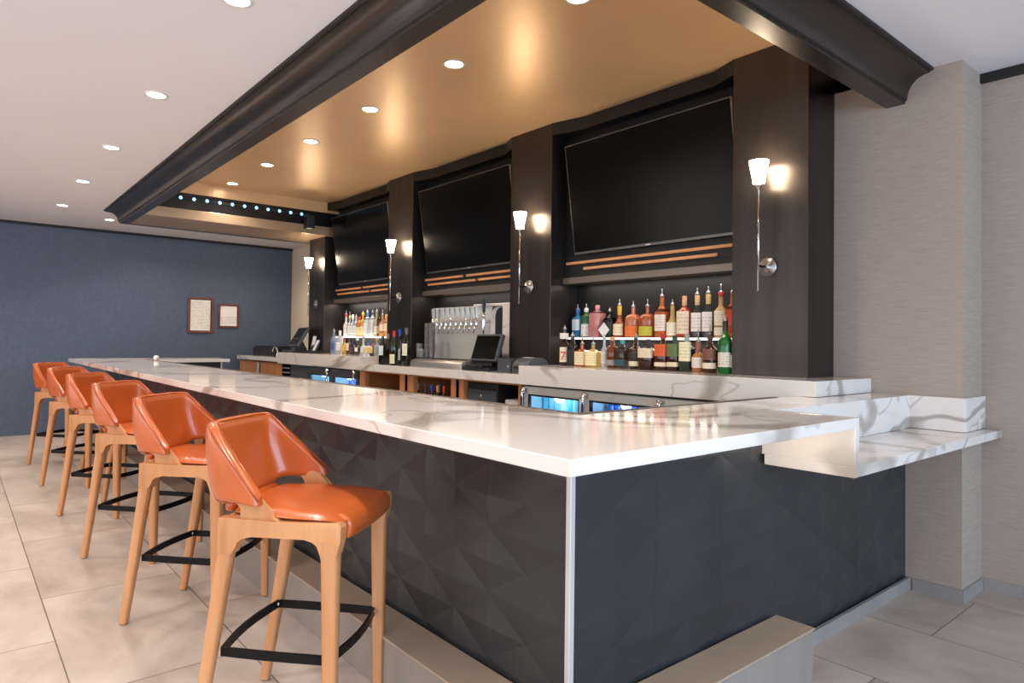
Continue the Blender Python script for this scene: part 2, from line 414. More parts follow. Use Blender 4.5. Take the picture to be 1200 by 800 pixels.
# dark columns and niches
for i, (a, c) in enumerate(COLS):
    o = MB().box(XF, XP, a, c, 1.162, ZG, .003).build('column', 'steelblack')
    struct(o, ['dark steel column nearest the grasscloth wall', 'dark steel column left of the nearest television', 'dark steel column between the middle and far televisions', 'farthest dark steel column near the navy wall'][i])
NICHES = [(2.354, 4.035), (4.561, 6.219), (6.736, 8.438)]
struct(MB().box(XP-.018, XP, 2.354, 8.44, 1.0, ZG).build('wall_niche', 'niche'), 'dark back wall of the bar niches')
for i, (a, c) in enumerate(NICHES):
    struct(MB().box(3.965, XP-.018, a, c, 1.888, ZG).build('trim_7', 'niche'))
    struct(MB().prism([(3.789, a), (3.865, a+.19), (3.865, c-.31), (3.789, c), (3.965, c), (3.965, a)], 'z', 3.07, ZG).build('trim_8', 'niche'))

# ------------------------------------------------------------------ downlights
LIGHTS = []
WK = 1.65
def downlight(x, y, z, label, group, r=.055, energy=20, col=(1, .90, .78)):
    t = thing('ceiling_downlight', label, 'ceiling light', (x, y, z), 0, group)
    MB().lathe([(r+.012, 0), (r+.012, -.006), (r, -.008), (r-.004, -.002), (r-.004, 0)], 28).build('trim_ring', 'trimwhite', t, smooth=True)
    MB().lathe([(r-.004, 0), (r-.006, -.004), (.002, -.005)], 28).build('lens', 'lamp', t)
    l = bpy.data.lights.new('downlight_lamp', 'SPOT'); l.energy = energy*WK; l.color = col; l.spot_size = math.radians(130); l.spot_blend = .8; l.shadow_soft_size = .06
    lo = bpy.data.objects.new('downlight_lamp', l); C.objects.link(lo); lo.location = (x, y, z-.03); LIGHTS.append(lo)
ordw = ['nearest', 'second nearest', 'third', 'fourth', 'fifth']
WY = [3.13, 4.70, 6.26, 7.82, 9.42]
wl = ['downlight in the white ceiling at the top edge, nearest the camera', 'second downlight back in the white ceiling over the stools', 'third downlight back in the white ceiling over the stools',
      'fourth downlight back in the white ceiling over the stools', 'farthest downlight of the white ceiling row, toward the navy wall']
for y, lb in zip(WY, wl): downlight(.962, y, ZCE, lb, 'downlights in the white ceiling', energy=38)
downlight(1.56, 10.15, ZCE, 'downlight tucked behind the far corner of the long beam', 'downlights in the white ceiling', energy=25)
GY = [2.467, 3.6, 4.75, 5.89, 7.0, 8.13]
gl = ['downlight in the gold ceiling at the top edge, nearest the camera', 'second nearest downlight in the gold ceiling', 'third downlight back in the gold ceiling',
      'fourth downlight back in the gold ceiling', 'fifth downlight back in the gold ceiling', 'farthest downlight in the gold ceiling, beside the blue light strip']
for y, lb in zip(GY, gl): downlight(2.49, y, ZG, lb, 'downlights in the gold ceiling', r=.06, energy=30)
def lamp(kind, loc, energy, col, size=None, rot=None, sy=None):  # lamps added for their light alone, with no fixture modelled
    l = bpy.data.lights.new('added_lamp', kind); l.energy = energy*(WK if kind == 'SPOT' else 1); l.color = col
    if kind == 'AREA':
        l.size = size
        if sy: l.shape = 'RECTANGLE'; l.size_y = sy
    elif kind == 'POINT': l.shadow_soft_size = size or .1
    elif kind == 'SPOT': l.shadow_soft_size = .1; l.spot_size = math.radians(150); l.spot_blend = .9
    o = bpy.data.objects.new('added_lamp', l); C.objects.link(o); o.location = loc
    if rot: o.rotation_euler = rot
    return o
# unseen lamps added, extending the same ceiling rows behind and left of the camera
for x in (-2.2, -.6):
    for y in (.6, 2.9, 5.6, 8.3): lamp('SPOT', (x, y, ZCE-.03), 55, (1, .93, .85))
for y in (.2, 1.57): lamp('SPOT', (.962, y, ZCE-.03), 45, (1, .92, .82))
lamp('SPOT', (3.6, 10.1, ZCE-.03), 40, (1, .85, .66)); lamp('SPOT', (2.3, 10.3, ZCE-.03), 30, (1, .9, .8)); lamp('SPOT', (-.6, 10.2, ZCE-.03), 40, (1, .9, .8))  # unseen lamps without fixtures, added to brighten the navy and beige end walls
for a0, a1 in ((-2.6, -.2), (.4, 2.8), (3.4, 5.8), (6.4, 8.8)): lamp('AREA', (X0-.02, (a0+a1)/2, 1.5), 34, (1, .90, .78), 2.0, (0, -PI/2, 0), a1-a0)  # warm fill lamps added in the left wall openings
# bluish area lamps added as daylight in the assumed rear window openings
for a0, a1 in ((-2.6, -.7), (-.3, 1.6), (2.0, 3.9)):
    lamp('AREA', ((a0+a1)/2, Y0-.05, 1.5), 115, (.52, .75, 1), a1-a0, (PI/2, 0, 0), 2.2)

# ------------------------------------------------------------------ bar: counter, base, rail, side shelf
t = thing('bar_countertop', 'long white veined quartz bar countertop wrapping the corner in front of the stools', 'countertop', (1.088, 1.088, 1.038))
poly = [(1.088, 1.088), (2.585, 1.088), (2.585, 1.4505), (XP, 1.4505), (XP, 1.64), (3.45, 1.64), (3.45, 1.755), (1.80, 1.755), (1.80, 9.1), (2.8, 9.1), (2.8, 9.7), (1.088, 9.7)]
MB().prism([(x-1.088, y-1.088) for x, y in poly], 'z', 0, .041, .003).build('slab', 'marble', t)
L = lambda *v: tuple(a-b for a, b in zip(v, (1.088, 1.088, 1.038)))
b = MB()
for (x0, x1, y0, y1) in ((1.80, 1.832, 1.787, 9.1), (1.80, 3.26, 1.755, 1.787)): b.box(x0-1.088, x1-1.088, y0-1.088, y1-1.088, .0, .0435, .002)
b.build('edge_rail', 'railsteel', t)
b = MB(); b.lathe([(.001, 0), (.022, .006), (.03, .03), (.022, .054), (.001, .06)], 14, c=(1.81-1.088, 8.55-1.088, .0435)); b.build('rail_knob', 'white', t, smooth=True)

t = thing('side_shelf', 'lower white quartz shelf at the right end of the bar, below counter height', 'shelf', (2.585, 1.09, .855))
o_ = (2.585, 1.09, .855)
def LB(mb, x0, x1, y0, y1, z0, z1, bev=.003): return mb.box(x0-o_[0], x1-o_[0], y0-o_[1], y1-o_[1], z0-o_[2], z1-o_[2], bev)
b = MB(); b.prism([(0, 0), (XW-.002-o_[0], 0), (XW-.002-o_[0], 1.165-o_[1]), (4.096-o_[0], 1.165-o_[1]), (4.096-o_[0], 1.45-o_[1]), (0, 1.45-o_[1])], 'z', 0, .043, .003); b.build('shelf_slab', 'marble', t)
LB(MB(), 2.5855, 2.623, 1.0885, 1.466, .897, 1.079).build('waterfall_side', 'marble', t)
LB(MB(), 2.624, 4.096, 1.43, 1.4495, .899, 1.079, .001).build('riser', 'marble', t)
b = MB(); LB(b, 4.096, 4.1175, 1.166, 1.448, .899, 1.079); LB(b, 4.1175, XW-.002, 1.166, 1.1865, .899, 1.079); b.build('backsplash', 'marble', t)

lamp('AREA', (2.30, 1.27, 1.03), .9, (1, .84, .62), .03, (0, -PI/3, 0), .3)  # assumed warm lamp under the counter, added to brighten the waterfall side
t = thing('bar_cabinet', 'charcoal relief panelled bar front below the white countertop', 'bar front', (1.475, 1.468, 0))
bx, by = 1.475, 1.468
def bl(x0, x1, y0, y1, z0, z1, m, name, bev=0): return MB().box(x0-bx, x1-bx, y0-by, y1-by, z0, z1, bev).build(name, m, t)
b = MB(); b.box(.012, 1.7-bx, .012, 9.6-by, 0, 1.037); b.box(.012, XP-bx-.001, .012, 1.70-by, 0, 1.037); b.box(.012, 2.7-bx, 9.15-by, 9.6-by, 0, 1.037)
b.build('core', 'groove', t)
def relief(length, along):
    """faceted star relief: cells .205 x .115, corner stars flat, in-between points alternately raised and sunk"""
    b = MB(); w, hh, dz = .4065, 2, .1153
    n = int(math.ceil(length/w))
    for k in range(n):
        a0, a1 = k*w+.0004, min((k+1)*w, length)-.0004
        cols = [a0, (k+.5)*w, a1] if (k+1)*w <= length+.01 else [a0, a1]
        nz = 9
        V = {}
        for i, s_ in enumerate(cols):
            for j in range(nz+1):
                z = min(1.037, j*dz)
                gi = k*2+i
                d = .0055 if (gi+j) % 2 == 0 else -.0055
                if gi == 0 or (k == n-1 and i == len(cols)-1): d = 0
                d = -.0075+d
                V[i, j] = b.bm.verts.new((s_, d, z) if along == 'x' else (d, s_, z))
        for i in range(len(cols)-1):
            for j in range(nz):
                q = [V[i, j], V[i+1, j], V[i+1, j+1], V[i, j+1]]
                if (k*2+i+j) % 2 == 0: fs = ((q[0], q[1], q[2]), (q[0], q[2], q[3]))
                else: fs = ((q[0], q[1], q[3]), (q[1], q[2], q[3]))
                for f in fs: b.bm.faces.new(f)
    return b
relief(9.6-by, 'y').build('relief_panel', 'panel', t)
relief(XP-bx, 'x').build('relief_panel', 'panel', t)
MB().box(-.017, .004, -.017, .004, 0, 1.037, .002).build('corner_strip', 'alu', t)
MB().box(2.69-bx, XP-bx-.002, -.036, -.018, 0, .067, .001).build('base_tile', 'basetile', t)
MB().box(2.70-bx, 2.712-bx, 9.13-by, 9.6-by, 0, 1.037).build('end_cap', 'white', t)

t = thing('foot_step', 'stone tiled foot step running along the bar base', 'step', (1.29, 1.286, 0))
sx, sy = 1.29, 1.286
def stepbox(mb, x0, x1, y0, y1, z0, z1, bev=.002): return mb.box(x0-sx, x1-sx, y0-sy, y1-sy, z0, z1, bev)
b = MB(); stepbox(b, 1.296, 1.458, 1.292, 9.6, 0, .203); stepbox(b, 1.458, 2.686, 1.292, 1.446, 0, .203); b.build('riser_tile', 'stepface', t)
b = MB(); b.prism([(0, 0), (2.69-sx, 0), (2.69-sx, 1.451-sy), (1.455-sx, 1.451-sy), (1.455-sx, 9.6-sy), (0, 9.6-sy)], 'z', .2035, .212, .0015); b.build('tread_tile', 'step', t)

# baseboards of the pier and right wall
struct(MB().prism([(XP-.012, 1.42), (XP-.012, 1.175), (XW-.012, 1.175), (XW-.012, 1.187), (XP, 1.187), (XP, 1.42)], 'z', 0, .067).build('baseboard_pier', 'basetile'))
struct(MB().box(XW-.012, XW, Y0, 1.175, 0, .067, .001).build('baseboard_right', 'basetile'))

# ------------------------------------------------------------------ bar stool
def make_stool():
    t = thing('bar_stool', 'orange leather bar stool nearest the camera, at the front of the row', 'bar stool')
    def leg(xf, yf, xt, yt, ztop, wb, wt):
        b = MB(); rings = []
        for q in (0, .35, .8, 1):
            x, y, z = xf+(xt-xf)*q, yf+(yt-yf)*q, ztop*q
            w = wb+(wt-wb)*q; d = w*.46; e = d*.28; ww = w*.5
            rings.append([(x-ww+e, y-d, z), (x+ww-e, y-d, z), (x+ww, y-d+e, z), (x+ww, y+d-e, z), (x+ww-e, y+d, z), (x-ww+e, y+d, z), (x-ww, y+d-e, z), (x-ww, y-d+e, z)])
        b.loft(rings); o = sm(b.build('leg', 'oak', t), 50)
        MB().lathe([(wb*.32, 0), (wb*.32, .004)], 10, c=(xf, yf, -.004)).build('glide', 'rubber', o)
        return o
    for s_ in (-1, 1):
        leg(0, s_*.222, .108, s_*.222, .70, .034, .05)
        leg(.468, s_*.222, .462, s_*.222, .70, .034, .056)
        # side rail with curved fillets into both legs
        pts = [(.082, .700), (.078, .755)]
        pts += [(.12, .757), (.30, .752), (.42, .756), (.497, .757), (.505, .745), (.502, .70), (.492, .655)]
        pts += [(.436, .640), (.434, .665), (.425, .685), (.408, .697), (.38, .701), (.20, .700), (.165, .695), (.147, .682), (.140, .660), (.131, .64), (.075, .64)]
        b = MB(); b.prism(pts, 'y', s_*.222-.024, s_*.222+.024, .003); sm(b.build('side_rail', 'oak', t), 30)
        ap = [(.150, .752), (.288, .752), (.268, .765), (.240, .790), (.222, .818), (.190, .826), (.135, .822), (.128, .806), (.152, .800), (.160, .785), (.158, .770)]
        b = MB(); b.prism(ap, 'y', s_*.226-.013, s_*.226+.013, .004); sm(b.build('arm_support', 'oak', t), 30)
    MB().box(.078, .108, -.2, .2, .70, .752, .006).build('rear_rail', 'oak', t)
    MB().box(.455, .490, -.2, .2, .690, .745, .006).build('front_rail', 'oak', t)
    # foot ring: flat black strip inside the legs
    ring = []
    P4 = [(.078, -.205), (.452, -.205), (.452, .205), (.060, .205)]
    for i in range(4):
        a, c = Vector(P4[i]), Vector(P4[(i+1) % 4]); n = 6
        nrm = Vector(((c-a).y, -(c-a).x)).normalized()
        for k in range(n):
            q = k/n; p = a+(c-a)*q+nrm*(.022*math.sin(PI*q) if i in (1, 3) else .004*math.sin(PI*q))
            ring.append((p.x, p.y, .305))
    o = MB().tube(ring, .01, closed=True, flat=(.009, .03)).build('foot_ring', 'iron', t)
    for x, y in P4:
        MB().lathe([(.007, 0), (.007, .004), (.003, .006)], 10, mtx=Matrix.Translation((x, y*.975, .305)) @ Matrix.Rotation(PI/2 if y > 0 else -PI/2, 4, 'X')).build('bolt', 'steel', o)
    # seat cushion
    def halfw(x):
        q = (x-.078)/(.515-.078)
        return .185+.052*min(1, q*1.7)**.7-.03*max(0, (q-.82)/.18)**2
    b = MB(); xs = [.078+(.515-.078)*k/14 for k in range(15)]
    rings = []
    for k, x in enumerate(xs):
        q = k/14
        hw = halfw(x)
        if k == 0: hw *= .86
        zt = .796-.008*q-.022*max(0, (q-.72)/.28)**2; zb = .752
        if k == 0: zt = .776
        e = .016
        if q > .93: zt -= .012
        ring_ = [(x, -hw+e, zb), (x, -hw, zb+.012), (x, -hw+.004, zt-.026), (x, -hw+.026, zt-.010), (x, -hw*.6, zt), (x, 0, zt+.007), (x, hw*.6, zt), (x, hw-.026, zt-.010), (x, hw-.004, zt-.026), (x, hw, zb+.012), (x, hw-e, zb), (x, 0, zb-.004)]
        rings.append(ring_)
    b.loft(rings); b.build('seat', 'leather', t, smooth=True, subsurf=2)
    # leather front apron rolling over the front rail
    b = MB(); rings = []
    for y in (-.192, -.188, -.15, -.08, 0, .08, .15, .188, .192):
        k = 1-abs(y)/.192; bow = .012*(1-(y/.192)**2); f = .0 if abs(y) > .19 else 1
        rings.append([(.440, y, .700+.004*(1-f)), (.506+bow-.004*(1-f), y, .690+.006*(1-f)), (.516+bow-.006*(1-f), y, .705), (.519+bow-.006*(1-f), y, .740), (.510+bow, y, .765-.006*(1-f)), (.480, y, .778-.01*(1-f)), (.44, y, .770)])
    b.loft(rings); b.build('seat_apron', 'leather', t, smooth=True, subsurf=1)
    # wraparound back
    def plan(L):
        """plan position at arc length L from the centre line (metres); returns x,y"""
        s_ = 1 if L >= 0 else -1; L = abs(L)
        a, R = .135, .085; arc = R*math.radians(74)
        if L < a: return (-.004*(1-(L/a)**2), s_*L)
        if L < a+arc:
            th = (L-a)/R; return (R*(1-math.cos(th)), s_*(a+R*math.sin(th)))
        th = math.radians(74); q = L-a-arc
        return (R*(1-math.cos(th))+q*math.sin(th), s_*(a+R*math.sin(th)+q*math.cos(th)))
    LT = .385
    def ztop(L):
        L = abs(L); Lc = .205
        if L < Lc: return 1.062-.004*(L/Lc)**2
        return 1.058-(L-Lc)/(LT-Lc)*(1.058-.828)
    def zbot(L):
        L = abs(L)
        q = min(1, max(0, (L-.12)/.10)); return .770+.033*q*q*(3-2*q)
    b = MB(); nL, nz = 30, 8; V = {}
    for i in range(nL+1):
        L_ = LT*(2*i/nL-1)
        x, y = plan(L_)
        for j in range(nz+1):
            q = j/nz; z = zbot(L_)+(ztop(L_)-zbot(L_))*q
            lean = .048*(1-(z-.80)/.27)
            bulge = -.016*math.sin(PI*q) if abs(L_) < .2 else -.016*math.sin(PI*q)*max(0, 1-(abs(L_)-.2)/.1)
            V[i, j] = b.bm.verts.new((x+lean+bulge-.010, y*(1.0-.055*(z-.8)/.27), z))
    for i in range(nL):
        for j in range(nz): b.bm.faces.new((V[i, j], V[i+1, j], V[i+1, j+1], V[i, j+1]))
    rim = [V[i, nz].co.copy() for i in range(nL+1)]
    o = b.build('backrest', 'leather', t, smooth=True, subsurf=1, solid=.044)
    # double piping along the upper outer rim
    pts = []
    for p in rim:
        d = Vector((p.x-.13, p.y, 0)); d.normalize(); pts.append((p.x+d.x*.021, p.y+d.y*.021, p.z-.008))
    MB().tube(pts, .0025, 6).build('piping', 'piping', o, smooth=True)
    pts = []
    for p in rim:
        d = Vector((p.x-.13, p.y, 0)); d.normalize(); pts.append((p.x-d.x*.020, p.y-d.y*.020, p.z-.006))
    MB().tube(pts, .002, 6).build('piping', 'piping', o, smooth=True)
    # lumbar pad seen through the gap under the back
    b = MB(); b.box(.046, .080, -.160, .160, .752, .790, .014, seg=3); sm(b.build('lumbar_pad', 'leather', t), 60)
    return t
ANG = math.radians(-48.83)
stool = make_stool()
SY = [2.369, 3.584, 4.792, 6.03, 7.326, 8.628]
SL = ['orange leather bar stool nearest the camera, at the front of the row', 'second orange leather bar stool from the camera', 'third orange leather bar stool from the camera, in mid row',
      'fourth orange leather bar stool from the camera, behind the third', 'fifth orange leather bar stool from the camera, last but one', 'farthest orange leather bar stool, against the navy wall end']
for i, y in enumerate(SY):
    loc = (.64+.1715, y+.15, .004); a = ANG+(0, .01, -.01, .015, 0, -.02)[i]
    if i == 0: stool.location = loc; stool.rotation_euler = (0, 0, a); stool['group'] = 'orange bar stools along the bar'
    else: dup(stool, loc, a, SL[i], 'orange bar stools along the bar')

# ------------------------------------------------------------------ back bar counter and cabinets
XS, XC = 3.435, 3.475
t = thing('back_counter', 'white veined quartz back counter with raised bottle shelves', 'countertop', (XS, 1.644, 1.015))
def bc(x0, x1, y0, y1, z0, z1, name): return MB().box(x0-XS, x1-XS, y0-1.644, y1-1.644, z0-1.015, z1-1.015, .003).build(name, 'marble', t)
b = MB(); b.prism([(1.644, 1.081), (1.76, 1.081), (1.762, 1.02), (4.015, 1.015), (4.015, 1.162), (1.644, 1.162)], 'x', 0, XP-XS-.001, .002)
for v in b.bm.verts: v.co.y -= 1.644; v.co.z -= 1.015
b.build('raised_shelf', 'marble', t)
bc(XS, XP-.02, 4.016, 6.70, 1.015, 1.09, 'slab')
bc(XS, XP-.001, 6.701, 9.12, 1.015, 1.165, 'raised_shelf')
bc(XS, XW-.001, 9.121, 10.82, 1.03, 1.088, 'slab')

def carcass(name, label, y0, y1, mat_='cabwood', solid=False):
    t = thing(name, label, 'cabinet', (XC, y0, 0))
    w = y1-y0
    b = MB()
    if solid: b.box(.02, .6, 0, w, 0, 1.012)
    else:
        b.box(0, .6, 0, .02, 0, 1.012); b.box(0, .6, w-.02, w, 0, 1.012); b.box(.58, .6, .02, w-.02, 0, 1.012); b.box(0, .58, .02, w-.02, .60, .62); b.box(0, .58, .02, w-.02, 1.0, 1.012)
    b.build('body', mat_, t)
    return t, w
# far wooden sink cabinet with two doors
t, w = carcass('sink_cabinet', 'brown wood cabinet with steel pull at the far end behind the bar', 9.05, 10.80, solid=True)
for a0, a1 in ((.0, .44), (.445, .95), (.955, 1.745)):
    d = MB().box(0, .019, a0, a1, .1, 1.008, .002).build('door', 'cabwood', t)
    if a0 == .445:
        MB().box(-.03, -.012, .84, .90, .5, 1.0, .004).build('handle', 'alu', d)
# wine rack
t, w = carcass('wine_rack', 'narrow black wine rack beside the far wood cabinet', 8.75, 9.045, 'black')
for z in (.83, .89, .95): MB().box(.0, .5, .02, w-.02, z, z+.008).build('rack_shelf', 'steel', t)
# black and steel coolers
def cooler(name, label, y0, y1, frame, doors, glassy=True, top=.06, hinge='hi'):
    t = thing(name, label, 'cooler', (XC, y0, 0), 0, None); w = y1-y0
    b = MB(); b.box(.03, .6, 0, .015, .05, 1.01); b.box(.03, .6, w-.015, w, .05, 1.01); b.box(.585, .6, .015, w-.015, .05, 1.01); b.box(.03, .585, .015, w-.015, .05, .065); b.box(.03, .585, .015, w-.015, .995, 1.01)
    b.build('body', 'plastic', t)
    b = MB(); b.box(.57, .584, .016, w-.016, .07, .99); b.box(.06, .57, .016, w-.016, .700, .706); b.box(.05, .57, .016, .022, .07, .99); b.box(.05, .57, w-.022, w-.016, .07, .99)
    for q in range(1, doors): b.box(.05, .57, w*q/doors-.004, w*q/doors+.004, .07, .99)
    b.build('liner', 'liner', t)
    MB().box(.06, .075, .05, w-.05, .972, .990).build('interior_lamp', 'frlamp', t)
    n = doors; dw = w/n
    for k in range(n):
        a0, a1 = k*dw+.004, (k+1)*dw-.004
        fwid = .045
        b = MB()
        b.box(-.005, .028, a0, a0+fwid, .08, 1.0, .002); b.box(-.005, .028, a1-fwid, a1, .08, 1.0, .002)
        b.box(-.005, .028, a0+fwid, a1-fwid, 1.0-top, 1.0, .002); b.box(-.005, .028, a0+fwid, a1-fwid, .08, .14, .002)
        d = b.build('door', frame, t)
        b = MB(); z1 = 1.0-top
        b.box(-.002, .026, a0+fwid, a0+fwid+.012, .14, z1); b.box(-.002, .026, a1-fwid-.012, a1-fwid, .14, z1); b.box(-.002, .026, a0+fwid+.012, a1-fwid-.012, z1-.014, z1); b.build('gasket', 'black', d)
        MB().box(.012, .018, a0+fwid+.01, a1-fwid-.01, .14, 1.0-top-.01).build('pane', 'pane', d)
        hy = a1-.02 if hinge == 'hi' else a0+.03
        if frame == 'steel':
            b = MB(); b.tube([(-.035, hy, .985), (-.045, hy, .93), (-.045, hy, .4)], .010, 8); b.tube([(-.005, hy, .975), (-.04, hy, .985)], .012, 8); b.tube([(-.02, hy+.018, .985), (-.05, hy-.022, .95)], .006, 6); b.tube([(-.05, hy+.018, .95), (-.02, hy-.022, .985)], .006, 6)
            b.build('handle', 'chrome', d, smooth=True)
        else:
            b = MB(); b.tube([(-.045, hy, 1.0), (-.05, hy, .4)], .009, 8); b.tube([(-.005, hy, .975), (-.045, hy, .985)], .010, 8); b.build('handle', 'chrome', d, smooth=True)
    l = bpy.data.lights.new('cooler_lamp', 'POINT'); l.energy = 14; l.color = (.5, .78, 1); l.shadow_soft_size = .05
    for q in range(doors):
        lo = bpy.data.objects.new('cooler_lamp', l); C.objects.link(lo); lo.location = (XC+.06, y0+w*(q+.5)/doors, .93)
    return t
t, w = carcass('undercounter_fridge', 'black solid door fridge left of the lit coolers', 8.19, 8.745, 'black', True)
d = MB().box(0, .019, .01, w-.01, .08, 1.008, .004).build('door', 'plastic2', t)
cooler('bottle_cooler', 'black framed glass door cooler showing drinks, farther of two lit groups', 6.80, 8.18, 'plastic2', 2, top=.08, hinge='lo')
cooler('bottle_cooler', 'stainless glass door cooler below the near bottle shelf', 2.02, 3.99, 'steel', 3, top=.058)
# cans and bottles in coolers
def can(x, y, z, label, group, col, r=.031, h=.13):
    c = MB().lathe([(r*.8, 0), (r, .008), (r, h-.012), (r*.82, h)], 14).build('drink_can', col, loc=(x, y, z), smooth=True); tag(c, label, 'can', group); return c
pal = [mat('pale_blue_can', rgb(150, 205, 225), .3), mat('white_can', rgb(225, 235, 235), .3), mat('teal_can', rgb(90, 170, 190), .3), mat('deep_blue_can', rgb(40, 70, 150), .3), mat('pink_can', rgb(220, 110, 130), .3)]
k = 0
for i in range(9):
    y = 3.39+.067*i; can(XC+.19, y, .707, 'pale drink can in the lit stainless cooler nearest the tills', 'cans in the near lit cooler', pal[(0, 1, 1, 0, 2, 1, 0, 0, 2)[i]], h=.21 if i % 3 else .24)
for i in range(8): can(XC+.19, 2.77+.067*i, .707, 'dark blue drink can in the middle stainless cooler', 'cans in the middle stainless cooler', pal[3], h=.20)
for i in range(8): can(XC+.19, 7.56+.067*i, .707, 'pink or blue drink can in the farther black cooler door', 'cans in the far cooler', pal[(3, 2, 4, 4, 3, 0, 0, 2)[i]], h=.17)
for i in range(8): can(XC+.19, 6.88+.067*i, .707, 'deep blue drink can in the black cooler beside the wood cubby', 'cans in the black cooler', pal[3], h=.17)

# wood cubbies under the tills
t, w = carcass('open_cubby', 'empty brown wood cubby under the wine bottles', 5.78, 6.79)
MB().box(0, .05, 0, .125, .05, 1.0).build('post', 'cabwood', t); MB().box(0, .05, w-.14, w, .05, 1.0).build('post', 'cabwood', t)
t, w = carcass('open_cubby', 'brown wood cubby holding bottle necks under the beer taps', 4.90, 5.775)
MB().box(0, .05, 0, .10, .05, 1.0).build('post', 'cabwood', t); MB().box(0, .05, w-.13, w, .05, 1.0).build('post', 'cabwood', t)
t, w = carcass('open_cubby', 'wood cubby holding the black cash drawer', 4.0, 4.895)
MB().box(0, .05, 0, .06, .05, 1.0).build('post', 'cabwood', t); MB().box(0, .05, w-.09, w, .05, 1.0).build('post', 'cabwood', t)
MB().box(.0, .58, .021, w-.021, .78, .80).build('shelf_board', 'cabwood', t)
t = thing('cash_drawer', 'black cash drawer in the cubby under the till', 'cash drawer', (XC+.03, 4.36, .8))
MB().box(0, .4, 0, .42, .02, .19, .006).build('case', 'plastic', t); MB().box(-.012, 0, .01, .41, .03, .13, .004).build('drawer_front', 'plastic2', t)
MB().box(0, .4, 0, .42, 0, .018).build('base', 'plastic', t)
MB().lathe([(.014, 0), (.014, .008), (.005, .012)], 12, mtx=Matrix.Translation((-.012, .21, .08)) @ Matrix.Rotation(-PI/2, 4, 'Y')).build('lock', 'chrome', t)
tag(MB().box(0, .12, 0, .16, 0, .07, .01).build('till_roll_box', 'white', loc=(XC+.05, 4.13, .80)), 'small white box beside the black cash drawer', 'box')

